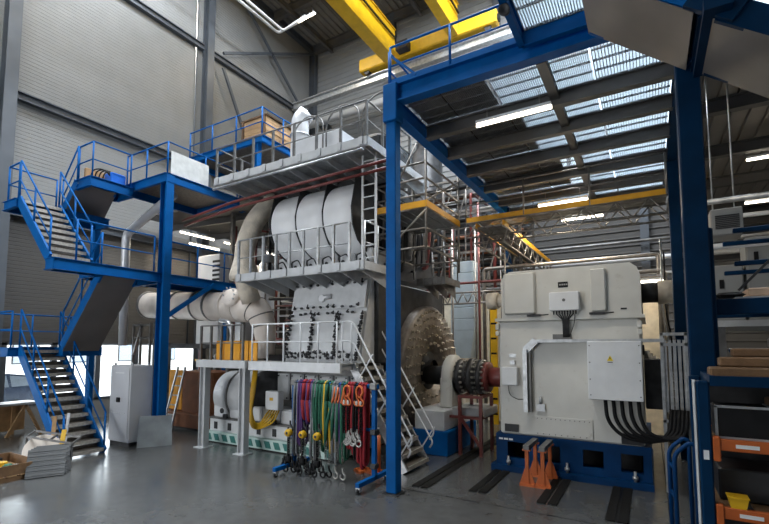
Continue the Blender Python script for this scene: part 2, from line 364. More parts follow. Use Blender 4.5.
# landings
deck(st, -14.9, -13.5, 4.75, 5.75, 2.45, BLUE, TREAD); deck(st, -14.9, -13.05, 5.75, 6.7, 2.45, BLUE, TREAD)
deck(st, -11.42, -11.05, 4.6, 5.65, 4.42, BLUE, TREAD, .26); deck(st, -12.2, -11.05, 5.65, 10.2, 4.42, BLUE, TREAD, .26)
deck(st, -13.8, -13.1, 4.6, 6.75, 6.08, BLUE, TREAD)
deck(st, -13.1, -12.3, 5.85, 6.95, 6.9, BLUE, TREAD, .26)
deck(st, -12.9, -10.85, 7.0, 9.45, 7.08, BLUE, TREAD, .24)
# flights
flight(st, -11.1, 0, -13.5, 2.45, 4.98, 5.85, 13, BLUE, TREAD, rails=(True, True))
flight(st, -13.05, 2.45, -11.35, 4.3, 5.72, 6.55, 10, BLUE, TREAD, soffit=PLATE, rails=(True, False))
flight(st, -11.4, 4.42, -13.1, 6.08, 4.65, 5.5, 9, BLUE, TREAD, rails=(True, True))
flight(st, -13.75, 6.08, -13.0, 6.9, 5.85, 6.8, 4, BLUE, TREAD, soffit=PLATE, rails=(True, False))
# railings of the landings
railing(st, [(-13.5, 4.8, 2.45), (-14.85, 4.8, 2.45), (-14.85, 6.7, 2.45), (-13.1, 6.7, 2.45)], BLUE, .9, 1.0)
railing(st, [(-11.1, 5.05, 4.42), (-11.1, 6.9, 4.42)], BLUE, .95, 1.25)
railing(st, [(-11.1, 7.25, 4.42), (-11.1, 10.1, 4.42)], BLUE, .9, 1.0)
railing(st, [(-13.15, 4.65, 6.08), (-13.75, 4.65, 6.08), (-13.75, 5.7, 6.08)], BLUE, .92, .9)
railing(st, [(-13.05, 5.9, 6.9), (-12.35, 5.9, 6.9), (-12.35, 6.9, 6.9)], BLUE, .95, 1.1)
railing(st, [(-12.8, 7.05, 7.08), (-10.9, 7.05, 7.08), (-10.9, 9.4, 7.08)], BLUE, .88, 1.15)
# posts and braces
MB().ibeam((-10.95, 7.1, 0), (-10.95, 7.1, 7.08), .22, .26, .022, up=(1, 0, 0)).bx(-11.15, -10.75, 6.9, 7.3, 0, .02).build('tower_post', BLUE, st)
MB().bx(-13.95, -13.8, 6.75, 6.9, 0, 6.0).build('tower_post', BLUE, st); MB().bx(-14.9, -14.78, 4.6, 4.74, 0, 2.4).build('tower_post', BLUE, st)
MB().bx(-12.2, -12.05, 10.05, 10.2, 0, 4.2).build('tower_post', BLUE, st)
bar('brace', BLUE, st, (-10.95, 7.25, 3.3), (-10.98, 8.7, 4.3), .1, .1)
MB().ibeam((-12.5, 7.1, 4.25), (-11.0, 7.1, 4.25), .12, .22, .015).build('cross_beam', BLUE, st)
B('toe_sheet', mat('pale_panel', (.62, .62, .60), .4), st, -10.87, -10.85, 7.12, 8.3, 7.1, 7.72)
# blue crate-like machine on landing 4
mc = thing('pump_unit', 'bright blue pump unit with black hoses on the upper stair landing', 'pump', (-12.7, 6.6, 6.9))
V('housing', mat('bright_blue', (.01, .16, .7), .35), mc, -12.85, -12.5, 6.45, 6.85, 6.9, 7.25)
V('wooden_box', WOOD, mc, -13.0, -12.9, 6.0, 6.8, 6.92, 7.3)
for i in range(4): pipe('hose', BLACK, mc, arc([(-12.8, 6.05+.1*i, 6.92), (-12.75, 6.1+.1*i, 7.25), (-12.6, 6.3+.06*i, 7.3), (-12.55, 6.5, 7.1)], .12), .018, 6)

# ================================================================== UPPER BLUE PLATFORM WITH CRATE
up = thing('blue_platform', 'upper blue steel platform with railing carrying the wooden crate', 'platform', (-10.6, 9.2, 6.85))
deck(up, -12.5, -9.2, 8.75, 10.6, 8.45, BLUE, TREAD, .2)
railing(up, [(-12.45, 8.8, 8.45), (-9.25, 8.8, 8.45), (-9.25, 10.5, 8.45)], BLUE, .85, .95)
for y in (8.8, 10.5): MB().ibeam((-9.42, y, 6.8), (-9.42, y, 8.3), .16, .18, .016, up=(1, 0, 0)).build('post', BLUE, up)
for y in (8.8, 10.5): MB().ibeam((-11.9, y, 7.08), (-11.9, y, 8.3), .16, .18, .016, up=(1, 0, 0)).build('post', BLUE, up)
cr = thing('wooden_crate', 'pale plywood crate on the upper blue platform', 'crate', (-9.9, 9.6, 8.45))
for i in range(5): B('plank', WOOD, cr, -10.35, -9.35, 9.05, 9.08, 8.47+.145*i, 8.605+.145*i)
for i in range(5): B('plank', WOOD, cr, -9.38, -9.35, 9.08, 10.3, 8.47+.145*i, 8.605+.145*i)
B('panel', WOOD, cr, -10.35, -9.38, 10.27, 10.3, 8.47, 9.2); B('panel', WOOD, cr, -10.35, -10.32, 9.08, 10.27, 8.47, 9.2); B('lid', WOODD, cr, -10.38, -9.32, 9.02, 10.33, 9.2, 9.24)
for x in (-10.3, -9.42): B('batten', WOODD, cr, x-.04, x+.04, 9.02, 9.05, 8.47, 9.2)
ch = thing('folding_chair', 'dark frame chair standing behind the wooden crate', 'chair', (-10.9, 9.9, 8.45))
for x in (-11.1, -10.75):
    for y in (9.75, 10.05): bar('leg', DGREY, ch, (x, y, 8.45), (x, y, 9.0 if y < 10 else 9.55), .03)
B('seat', DGREY, ch, -11.12, -10.73, 9.73, 10.07, 8.95, 8.99); B('backrest', DGREY, ch, -11.1, -10.75, 10.04, 10.07, 9.3, 9.55)

# ================================================================== BLUE MEZZANINE
mz = thing('blue_mezzanine', 'blue steel mezzanine frame on tall posts with grating floor above the generator', 'mezzanine', (-1.6, 10, 0))
MZ = 6.9
V('post', BLUE, mz, -3.94, -3.74, 6.70, 6.90, .02, 6.5); B('base_plate', DGREY, mz, -3.99, -3.69, 6.65, 6.95, 0, .02)
V('post', BLUE, mz, -3.98, -3.70, 6.66, 6.94, 6.5, 7.2)
V('post', BLUE_SHADED, mz, .42, .68, 6.66, 6.94, 0, 7.2)
V('post', BLUE_SHADED, mz, .50, .72, 11.9, 12.1, 0, 7.0); V('post', BLUE_SHADED, mz, -3.98, -3.75, 14.4, 14.6, 0, 7.0)
MB().ibeam((-3.85, 6.8, MZ+.12), (.6, 6.8, MZ+.12), .2, .34, .025).build('edge_beam', BLUE, mz)
MB().ibeam((-3.87, 6.9, MZ-.02), (-3.87, 14.6, MZ-.02), .2, .34, .025).build('edge_beam', BLUE, mz)
MB().ibeam((.6, 6.9, MZ-.02), (.6, 14.6, MZ-.02), .2, .34, .025).build('edge_beam', BLUE_SHADED, mz)
for y in (8.1, 9.22, 10.45, 11.8, 13.2, 14.5): MB().ibeam((-3.78, y, MZ-.06), (.52, y, MZ-.06), .15, .26, .02).build('floor_beam', BEAMM, mz)
for xa, xb in ((-1.35, -1.2),):
    MB().bx(xa, xb, 6.9, 14.5, MZ-.06, MZ+.06).build('floor_beam', BEAMM, mz)
gr = MB(); n = 24
for i in range(n): gr.bx(-.5+i/n, -.5+i/n+.012, -.5, .5, 0, .035)
for i in range(5): gr.bx(-.5, .5, -.5+i*.247, -.5+i*.247+.012, .0, .035)
GRM = gr.mesh('grating', mat('grating_galv', (.30, .31, .32), .45, .6, .2, 8))
yb = [6.9, 8.1, 9.22, 10.45, 11.8, 13.2, 14.5]; xs = [-3.78, -3.05, -2.2, -1.35, -.62, .5]
for j in range(6):
    for i in range(5):
        o = inst('grating_panel', GRM, mz, ((xs[i]+xs[i+1])/2, (yb[j]+yb[j+1])/2, MZ+.08)); o.scale = (xs[i+1]-xs[i]-.03, yb[j+1]-yb[j]-.03, 1)
for xa, xb, ya, yb_, lab in ((-3.7, -2.25, 6.95, 8.05, 'dark rubber matting on the mezzanine grating nearest the central post'), (-3.7, -2.0, 8.15, 10.4, 'large dark mat over the mezzanine grating behind the first beam'), (-3.7, -1.7, 10.5, 13.1, 'dark sheet over the rear left mezzanine grating')):
    tag(MB().bx(xa, xb, ya, yb_, MZ+.116, MZ+.135).build('floor_mat', mat('brown_mat', (.04, .03, .022), .8), None), lab, 'mat')
TRL = bpy.data.materials.new('translucent_sheet'); TRL.use_nodes = True; nt_ = TRL.node_tree; nt_.nodes.remove(nt_.nodes['Principled BSDF'])
tl_ = nt_.nodes.new('ShaderNodeBsdfTranslucent'); tl_.inputs[0].default_value = (.50, .55, .59, 1); nt_.links.new(tl_.outputs[0], nt_.nodes['Material Output'].inputs[0])
for j in range(6):
    for i in range(5):
        if (xs[i+1]+xs[i])/2 < [-2.25, -2.0, -2.0, -1.7, -1.7, -3.8][j]: continue
        B('floor_sheet', TRL, mz, xs[i]+.02, xs[i+1]-.02, yb[j]+.02, yb[j+1]-.02, MZ+.118, MZ+.124)
railing(mz, [(-3.87, 6.75, 7.2), (-1.55, 6.75, 7.2)], BLUE, .72, 1.3, toe=.1)
railing(mz, [(-3.95, 6.85, 7.2), (-3.95, 9.4, 7.2)], BLUE, .72, 1.3)
bar('brace', BLUE, mz, (-3.85, 6.75, 7.75), (-3.35, 6.75, 7.25), .04)
# ---- right stair hanging off the mezzanine front
rs = thing('descending_staircase', 'blue staircase with shade-darkened lower flight and sheet soffits overhead at the right', 'staircase', (.6, 6, 5.3))
d = deck(rs, -1.5, -.48, 4.6, 6.65, 7.28, BLUE, TRL, .26)
o = inst('grating_panel', GRM, rs, (-.99, 5.6, 7.2)); o.scale = (.9, 1.9, 1)
railing(rs, [(-1.5, 4.6, 7.28), (-1.5, 6.6, 7.28)], BLUE, .95, 1.0)
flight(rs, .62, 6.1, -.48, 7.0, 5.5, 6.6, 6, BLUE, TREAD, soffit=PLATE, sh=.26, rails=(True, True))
flight(rs, 2.2, 4.83, .78, 5.97, 5.5, 6.55, 6, BLUE_SHADED, TREAD, soffit=PLATE, sh=.26, rails=(True, True))
B('intermediate_landing', BLUE_SHADED, rs, .60, .84, 5.3, 6.62, 5.86, 6.0); bar('stringer_joint', BLUE_SHADED, rs, (.52, 5.46, 6.17), (.92, 5.46, 5.85), .07, .26)
MB().ibeam((.62, 5.5, 6.03), (.62, 6.6, 6.03), .1, .2, .015).build('cross_beam', BLUE_SHADED, rs)

fd = thing('floodlight', 'small round floodlight fixed under the edge of the upper landing', 'lamp', (-1.5, 5.6, 7.0))
MB().lathe((-1.5, 5.7, 6.98), (0, -1, -.4), [(-.08, 0), (-.08, .05), (0, .07), (.06, .075), (.06, .06), (.03, .0)], 18).build('lamp_head', DGREY, fd); bar('bracket', DGREY, fd, (-1.5, 5.72, 7.0), (-1.5, 5.78, 7.1), .03)
# ================================================================== GENERATOR
GX0, GX1, GY = -2.72, -.10, 9.2
sk = thing('generator_skid', 'dark blue steel skid under the white generator', 'skid', (-1.4, 10.6, 0))
g = MB(); g.bx(-2.86, -.02, 9.08, 12.2, 0, .12); g.build('foot_plate', BLUE3, sk)
g = MB(); zz0, zz1 = .12, .72; ho = [(-2.55, -2.2), (-1.9, -1.55), (-1.15, -.8), (-.52, -.17)]; x = -2.78
for a, b in ho: g.bx(x, a, 9.2, 9.3, zz0, zz1); g.bx(a, b, 9.2, 9.3, zz0, .25); g.bx(a, b, 9.2, 9.3, .57, zz1); x = b
g.bx(x, -.04, 9.2, 9.3, zz0, zz1); g.bx(-2.78, -.04, 9.3, 9.32, .68, .72)
g.build('front_girder', BLUE3, sk)
MB().bx(-2.78, -2.68, 9.3, 12.1, zz0, zz1).build('side_girder', BLUE3, sk); MB().bx(-.14, -.04, 9.3, 12.1, zz0, zz1).build('side_girder', BLUE3, sk); MB().bx(-2.78, -.04, 12.1, 12.2, zz0, zz1).build('rear_girder', BLUE3, sk)
B('inner_plate', DGREY, sk, -2.6, -.2, 10.0, 10.1, zz0, zz1)
for x in (-2.52, -1.42, -.3): MB().cyl((x, 9.14, .12), (x, 9.14, .3), .025, 8).cyl((x, 9.14, .16), (x, 9.14, .21), .05, 6).build('anchor_bolt', GALV, sk)
for i in range(3): B('white_marking', OFFW, sk, -2.72+.1*i, -2.64+.1*i, 9.195, 9.2, .60, .635)
ge = thing('generator', 'large white alternator housing with terminal box on the blue skid', 'generator', (-1.4, 10.6, .72))
g = MB(); g.bev(GX0+.03, GX1-.03, GY+.02, 12.1, .72, 3.0, .03); g.build('stator_housing', WHITE, ge)
B('ledge', WHITE, ge, GX0-.03, GX1+.05, GY-.04, 12.15, 3.0, 3.06)
# upper hood with chamfered corners
pts = [(GX0+.1, 3.06), (GX1-.0, 3.06), (GX1-.0, 3.78), (GX1-.05, 3.93), (GX1-.16, 4.02), (GX0+.26, 4.02), (GX0+.1, 3.87)]
MB().slab([(x, GY+.02, z) for x, z in pts], (0, 2.8, 0)).build('hood', WHITE, ge)
V('hood_panel', WHITE, ge, -2.56, -1.93, GY-.06, GY+.02, 3.13, 3.98, b=.03)
V('hood_panel', WHITE, ge, -.92, -.66, GY-.07, GY+.02, 3.14, 3.94, b=.02)
for x in (-1.93, -.79): MB().bx(x-.16, x+.1, GY-.08, GY+.01, 3.08, 3.12).cyl((x+.05, GY-.05, 3.1), (x+.25, GY-.05, 3.11), .012, 6).build('hinge_latch', DGREY, ge)
V('name_plate', BLACK, ge, -1.5, -1.32, GY-.0, GY+.025, 3.63, 3.74, b=.005)
for i in range(4): B('plate_mark', CHAIN, ge, -1.475+.04*i, -1.445+.04*i, GY-.004, GY, 3.67, 3.70)
for x in (-2.42, -.38): B('label_strip', DGREY, ge, x-.05, x+.05, GY+.005, GY+.03, 3.16, 3.19)
b1 = V('control_box', OFFW, ge, -1.65, -1.11, GY-.14, GY+.02, 3.17, 3.53)
MB().cyl((-1.38, GY-.15, 3.37), (-1.38, GY-.14, 3.37), .03, 10).build('dial', MGREY, b1)
for i in range(9): MB().cyl((-1.58+.05*i, GY-.06, 3.10), (-1.58+.05*i, GY-.06, 3.17), .014, 6).build('cable_gland', DGREY, b1)
for i in range(7): pipe('cable', DGREY, b1, [(-1.53+.05*i, GY-.06, 3.11), (-1.43+.018*i, GY-.05, 3.0), (-1.42+.016*i, GY-.05, 2.9), (-1.42+.016*i, GY-.03, 2.66)], .011, 5)
pipe('cable', DGREY, b1, arc([(-1.2, GY-.06, 3.1), (-1.22, GY-.05, 2.9), (-1.32, GY-.04, 2.66)], .1), .008, 5)
g = MB(); g.bx(-1.62, -1.28, GY-.02, GY+.03, 2.6, 2.72); g.build('cable_entry', MGREY, ge)
# recessed frame on the face: cable tray running over and down
tr = MB(); tr.bx(-1.96, .22, GY-.12, GY+.02, 2.56, 2.62); tr.bx(-2.18, -2.10, GY-.14, GY+.02, 1.2, 2.42); tr.bar((-2.14, GY-.05, 2.4), (-1.94, GY-.05, 2.6), .14, .08, up=(0, 1, 0)); tr.build('cable_tray', GALV, ge)
B('recess_shadow_gap', MGREY, ge, -2.10, -2.04, GY-.08, GY+.02, 1.2, 2.42)  # solid grey strip painted in for the shade of a recess
V('small_white_box', OFFW, ge, -2.62, -2.30, GY-.1, GY+.02, 1.70, 2.07)
pipe('cable', BLACK, ge, arc([(-2.5, GY-.04, 1.7), (-2.48, GY-.05, 1.5), (-2.3, GY-.05, 1.42), (-2.2, GY-.04, 1.44)], .1), .008, 5)
MB().bx(-2.45, -2.36, GY-.05, GY+.01, 2.12, 2.2).build('latch', GALV, ge); B('data_plate', GALV, ge, -2.48, -2.35, GY+.01, GY+.025, 2.26, 2.33)
MB().bx(-1.96, -1.80, GY-.03, GY+.02, 1.22, 1.36).cyl((-1.88, GY-.01, 1.36), (-1.88, GY-.01, 1.5), .03, 8).build('sensor_bracket', GALV, ge)
tb = V('terminal_box', OFFW, ge, -.98, -.12, GY-.34, GY+.02, 1.54, 2.58, b=.01)
SY = mat('sign_yellow', (.85, .62, .02), .5)
sg = B('warning_sign', OFFW, tb, -.68, -.54, GY-.346, GY-.34, 2.18, 2.36)
MB().slab([(-.66, GY-.349, 2.23), (-.56, GY-.349, 2.23), (-.61, GY-.349, 2.33)], (0, .003, 0)).build('warning_triangle', SY, sg)
MB().slab([(-.615, GY-.352, 2.305), (-.622, GY-.352, 2.27), (-.608, GY-.352, 2.275), (-.612, GY-.352, 2.245), (-.598, GY-.352, 2.285), (-.61, GY-.352, 2.28)], (0, .003, 0)).build('flash_symbol', BLACK, sg)
B('print_line', BLACK, sg, -.65, -.57, GY-.348, GY-.346, 2.20, 2.212)
for x in (-.94, -.16):
    for z in (1.62, 1.9, 2.2, 2.5): MB().cyl((x, GY-.35, z), (x, GY-.34, z), .012, 6).build('screw', MGREY, tb)
B('lower_cover', WHITE, ge, -2.0, -.96, GY-.0, GY+.03, .76, 1.12)
for i in range(12): MB().cyl((-1.95+.085*i, GY-.012, 1.08), (-1.95+.085*i, GY, 1.08), .01, 6).build('cover_bolt', MGREY, ge)
for i in range(9): MB().cyl((-1.95+.11*i, GY-.012, .79), (-1.95+.11*i, GY, .79), .01, 6).build('cover_bolt', MGREY, ge)
B('foot_window', DGREY, ge, -2.6, -2.32, GY+.005, GY+.03, .77, .92); B('foot_window', DGREY, ge, -.5, -.15, GY+.0, GY+.03, .74, .93)
for i in range(4): V('corner_block', WHITE, ge, [-2.72, -.15][i % 2]-.03, [-2.72, -.15][i % 2]+.05, GY-.03, GY+.05, [2.82, 2.82, 2.7, 2.7][i], [2.95, 2.95, 2.8, 2.8][i])
# end fans / bearing brackets
MB().lathe((GX0+.05, 10.65, 1.75), (-1, 0, 0), [(0, .75), (.12, .7), (.16, .45), (.2, .3), (.2, 0)]).build('end_shield', WHITE, ge)
MB().cyl((GX0+.1, 10.3, 3.55), (-3.0, 10.3, 3.55), .15, 16).cyl((-3.0, 10.3, 3.55), (-3.25, 10.3, 3.55), .19, 16).build('air_duct', BEIGE, ge)
MB().cyl((GX1, 10.3, 3.55), (.18, 10.3, 3.55), .2, 16).build('fan_motor', DGREY, ge); MB().cyl((.18, 10.3, 3.55), (.42, 10.3, 3.55), .23, 16).build('fan_cover', BEIGE, ge)
pipe('lifting_eye', DGREY, ge, [(GX1, 9.5+.08*math.cos(t), 2.42+.08*math.sin(t)) for t in [i*.5 for i in range(13)]], .02, 6)
g = MB()
for i in range(6): g.cyl((GX1, 10.4, 1.9-.0*i), (GX1+.1+.05*i, 10.4, 1.9), .5-.05*i, 16)
g.build('exciter_housing', DGREY, ge)
V('side_box', DGREY, ge, GX1, GX1+.28, 9.55, 10.0, 1.35, 2.25)
# heavy black cables
for i in range(5):
    x = -.72+.13*i; dz = .05*i; yy = GY-.2-.015*i; x2 = .50-.045*(4-i) if i else .30
    x2 = .28+.055*i
    pts = arc([(x, yy, 1.54), (x+.02, yy, 1.15+dz*.4), (x+.25-.03*i, yy, .90+dz*.5), (x2-.3, yy, .84+.02*i), (x2-.04, yy+.02, 1.0), (x2, yy+.10, 1.42)], .28, 6)
    c = pipe('power_cable', BLACK, None, pts, .032, 8)
    tag(c, ['outermost thick black power cable looping under the terminal box', 'second thick black power cable from the left under the terminal box', 'middle thick black power cable under the terminal box', 'fourth thick black power cable under the terminal box', 'innermost thick black power cable under the terminal box'][i], 'cable', 'power cables of the generator')
cs = thing('cable_stand', 'galvanised cable tray stand beside the generator terminal box', 'stand', (.35, 9.2, 0))
for x in (.18, .54): bar('upright', GALV, cs, (x, 9.22, 0), (x, 9.22, 2.72), .05)
for z in (2.7, 2.52, 1.2): bar('arm', GALV, cs, (.16, 9.22, z), (.75, 9.22, z), .05)
for i in range(5): bar('conduit', GALV, cs, (.23+.07*i, 9.26, 1.35), (.23+.07*i, 9.26, 2.6), .045)

# ================================================================== TRESTLES, FLOOR RAILS
def trestle(x, lab):
    t = thing('trestle', lab, 'trestle', (x, 8.75, 0), 'orange trestles')
    for y in (8.35, 9.02):
        B('foot', ORANGE, t, x-.13, x+.13, y-.05, y+.05, 0, .05)
        MB().bx(x-.03, x+.03, y-.03, y+.03, .05, .62).slab([(x-.13, y-.01, .05), (x+.13, y-.01, .05), (x+.045, y-.01, .3), (x-.045, y-.01, .3)], (0, .02, 0)).build('leg', ORANGE, t)
        B('cap', ORANGE, t, x-.07, x+.07, y-.05, y+.05, .62, .645)
    B('beam', MGREY, t, x-.05, x+.05, 8.28, 9.06, .645, .72)
trestle(-1.97, 'orange steel trestle nearer the coupling, in front of the blue skid')
trestle(-1.70, 'orange steel trestle on the right of the pair in front of the blue skid')
RAIL = mat('floor_rail', (.010, .0095, .009), .7, 0, .3, 6, spec=.15)
for x, ya, yb_, lab in ((-3.6, 7.3, 15, 'dark double floor rail running back past the coupling'), (-2.63, 7.55, 9.07, 'dark floor rail ending at the skid corner beside the trestles'), (-1.5, 7.55, 9.07, 'dark floor rail under the orange trestles'), (-.5, 7.3, 9.07, 'dark floor rail before the right end of the skid')):
    t = thing('floor_rail', lab, 'rail', (x, (ya+yb_)/2, 0), 'clamping rails in the floor')
    for dx in (-.085, .085): B('rail_bar', RAIL, t, x+dx-.065, x+dx+.065, ya, yb_, .0, .02)
B('rail_groove', BLACK, t, -.52, -.48, 7.3, 9.07, .0, .012)
B('expansion_joint', BLACK, fo, -4.4, 3.2, 7.09, 7.105, 0, .004); B('expansion_joint', BLACK, fo, .155, .17, 7.105, 16, 0, .004)

# ================================================================== ENGINE
en = thing('marine_engine', 'huge grey multi-deck marine engine in the middle of the hall', 'engine', (-7.5, 10.6, 0))
EX0, EX1 = -10.1, -5.35
# plinth with slanted teal panels
pl = B('plinth', MINT, en, EX0-.1, -5.9, 7.9, 13.2, .03, .27)
B('plinth_foot', DGREY, en, EX0-.05, -5.95, 7.95, 13.1, 0, .03)
for i in range(14):
    x = -10.05+.30*i
    MB().slab([(x, 7.888, .07), (x+.17, 7.888, .07), (x+.10, 7.888, .23), (x-.07, 7.888, .23)], (0, .012, 0)).build('slanted_panel', TEAL, pl)
# base frame and sump
V('base_frame', LGREY, en, EX0, -5.9, 7.98, 13.0, .27, .62, b=.03)
for i in range(7): V('sump_segment', LGREY, en, -10.05+.6*i, -9.5+.6*i, 8.05, 8.7, .62, .98, b=.04)
B('base_ledge', MGREY, en, EX0-.02, -5.88, 7.95, 8.1, .60, .635)
for i in range(8): B('access_port', DGREY, en, -9.9+.52*i, -9.78+.52*i, 7.965, 7.985, .34, .52)
for i in range(5): MB().cyl((-9.7+.9*i, 8.03, .8), (-9.7+.9*i, 8.06, .8), .07, 10).build('sump_plug', DGREY, en)
for i in range(5): V('clamp', DGREY, en, -9.55+.85*i, -9.4+.85*i, 7.93, 8.0, .62, .74)
# lower drum
MB().lathe((-10.05, 8.62, 1.18), (1, 0, 0), [(0, 0), (0, .52), (.04, .62), (.52, .66), (.56, .66), (1.38, .66), (1.42, .64)], 40).build('lower_drum', GREY, en)
MB().lathe((-8.62, 8.62, 1.18), (1, 0, 0), [(0, .67), (.04, .67), (.05, .5), (.3, .45), (.32, .2), (.6, .2), (.6, 0)], 40).build('drum_end', DGREY, en)
for x in (-9.45, -8.66): MB().lathe((x-.03, 8.62, 1.18), (1, 0, 0), [(0, .66), (0, .69), (.05, .69), (.05, .66)], 40).build('drum_band', MGREY, en)
B('data_plate', OFFW, en, -9.95, -9.72, 8.0, 8.02, 1.30, 1.44)
# crankcase bulk
B('crankcase', DGREY, en, -9.2, EX1-.15, 9.0, 12.6, .62, 2.25)
V('crankcase_lower', MGREY, en, -8.2, EX1-.1, 8.5, 9.0, .95, 2.05)
for i in range(6): V('crankcase_door', GREY, en, -8.15+.45*i, -7.75+.45*i, 8.44, 8.5, 1.15, 1.8, b=.03)
for i in range(6):
    for z in (1.2, 1.75):
        for dx in (.06, .34): MB().cyl((-8.15+.45*i+dx, 8.42, z), (-8.15+.45*i+dx, 8.45, z), .02, 6).build('door_bolt', DGREY, en)
# electrical box with yellow cables
eb = V('junction_box', OFFW, en, -7.97, -7.55, 7.86, 8.06, .98, 1.42)
B('box_label', YEL, eb, -7.82, -7.71, 7.853, 7.86, 1.2, 1.27)
for i in range(5):
    xb = -7.88+.07*i; q = .032*i
    pts = arc([(xb, 7.96, .98), (xb, 7.78, .84-q), (-7.98-q*.3, 7.74, .66-q), (-8.16-q*.6, 7.72, .66-q), (-8.27-q, 7.72, .95), (-8.21-q, 7.76, 1.4), (-8.28-q, 7.9, 1.97)], .15, 6)
    pipe('yellow_cable', YEL, eb, pts, .019, 6)
# inclined block face
YB0, YB1, ZB0, ZB1 = 8.12, 8.52, 2.12, 4.05
def face(u0, u1, v0, v1, off=0., th=.05):     # u: x ; v: 0..1 up the incline
    q = []
    for u, v in ((u0, v0), (u1, v0), (u1, v1), (u0, v1)): q.append((u, YB0+(YB1-YB0)*v-off, ZB0+(ZB1-ZB0)*v))
    return MB().slab(q, (0, th, 0))
MB().slab([(-7.62, YB0+.04, ZB0), (-7.62, YB1+.04, ZB1), (-7.62, 12.6, ZB1), (-7.62, 12.9, ZB0)], (2.2, 0, 0)).build('block', LGREY, en)
B('block_end', DGREY, en, -5.42, -5.3, 8.7, 12.4, 2.1, 4.0)
for i in range(3): face(-7.6+.72*i, -6.91+.72*i, .03, .60, .03).build('cover_panel', LGREY, en)
face(-7.6, -5.45, .64, .97, .05).build('upper_cover', LGREY, en)
BOLT = MB().cyl((0, 0, 0), (0, -.06, 0), .028, 6).cyl((0, -.05, .0), (.07, -.085, .03), .017, 5).mesh('bolt', DGREY)
def bolt_at(u, v, off=.05): return inst('cover_clamp', BOLT, en, (u, YB0+(YB1-YB0)*v-off+.01, ZB0+(ZB1-ZB0)*v), (random.uniform(-.3, .3), random.uniform(-.7, .7), 0))
for i in range(4):
    for j in range(9): bolt_at(-7.6+.72*i+random.uniform(-.02, .02)-(.05 if i == 3 else 0), .06+.06*j)
    for j in range(9): bolt_at(-7.55+.72*i+random.uniform(-.02, .02)-(.1 if i == 3 else 0), .09+.06*j)
for i in range(20): bolt_at(-7.55+.108*i+random.uniform(-.03, .03), .05+random.uniform(-.02, .02)); bolt_at(-7.57+.108*i+random.uniform(-.03, .03), .10+random.uniform(-.02, .03))
for i in range(10): bolt_at(-7.5+.2*i+random.uniform(-.05, .05), .585+random.uniform(-.012, .012)); bolt_at(-7.45+.2*i+random.uniform(-.05, .05), .665+random.uniform(-.01, .01), .06)
for i in range(10): bolt_at(-7.5+.215*i, .95, .06)
MB().cyl((-6.75, 8.36, 3.62), (-6.4, 8.36, 3.66), .06, 10).cyl((-6.65, 8.3, 3.62), (-6.65, 8.42, 3.62), .09, 8).build('fuel_valve', SILV, en)
# flywheel end
MB().lathe((-5.3, 11.12, 1.85), (1, 0, 0), [(-.1, 1.72), (.18, 1.72), (.24, 1.66), (.25, .55), (.12, .58), (.12, .3), (0, .3)], 64).build('flywheel', FLYW, en)
STUD = MB().cyl((0, 0, 0), (.07, 0, 0), .026, 6).cyl((0, 0, 0), (.02, 0, 0), .045, 6).mesh('stud', mat('stud_steel', (.42, .37, .30), .3, .8, .2, 9))
for rr, nn in ((.72, 18), (.95, 24), (1.18, 30), (1.40, 36), (1.58, 42)):
    for i in range(nn):
        a = 2*math.pi*(i+.3*rr)/nn
        inst('stud', STUD, en, (-5.05, 11.12+rr*math.cos(a), 1.85+rr*math.sin(a)), (random.uniform(0, 1), 0, random.uniform(-.3, .3)))
MB().lathe((-5.05, 10.85, 1.85), (1, 0, 0), [(-.1, .5), (0, .5), (.02, .3), (.15, .28)], 32).build('hub', BLACK, en)
# middle engine body between deck 2 and 3
B('head_row', DGREY, en, -8.6, -5.5, 9.2, 12.2, 4.2, 6.5)
for i in range(6):
    x = -8.35+.5*i
    h = V('cylinder_head', LGREY, en, x, x+.42, 8.62, 9.3, 4.2, 4.78, b=.03)
    MB().cyl((x+.1, 8.6, 4.5), (x+.1, 8.66, 4.5), .05, 8).build('injector', DGREY, h); MB().cyl((x+.3, 8.58, 4.42), (x+.3, 8.66, 4.42), .07, 8).build('fuel_pump', DGREY, h)
    pipe('fuel_pipe', DGREY, h, arc([(x+.05, 8.6, 4.3), (x+.05, 8.5, 4.6), (x+.3, 8.48, 4.66), (x+.36, 8.6, 4.4)], .08), .018, 6)
# big silver drum in three shells with fins
for i, (xa, xb) in enumerate(((-8.02, -7.24), (-7.2, -6.42), (-6.38, -5.6))):
    MB().lathe((xa, 8.85, 5.52), (1, 0, 0), [(0, 0), (0, .85), (.01, .86), (xb-xa-.01, .86), (xb-xa, .85), (xb-xa, 0)], 56).build('receiver_shell', DRUMM, en)
    MB().slab([(xb+.008, 8.16, 6.35), (xb+.008, 7.985, 5.6), (xb+.008, 8.03, 5.2), (xb+.008, 8.24, 4.88), (xb+.008, 8.62, 4.67), (xb+.008, 9.5, 4.62), (xb+.008, 9.5, 6.4)], (.025, 0, 0)).build('fin_plate', DGREY, en)
MB().slab([(-8.08, 8.16, 6.35), (-8.08, 7.985, 5.6), (-8.08, 8.03, 5.2), (-8.08, 8.24, 4.88), (-8.08, 8.62, 4.67), (-8.08, 9.5, 4.62), (-8.08, 9.5, 6.4)], (.025, 0, 0)).build('fin_plate', DGREY, en)
V('receiver_saddle', DGREY, en, -8.4, -5.6, 8.95, 9.4, 4.62, 4.8)
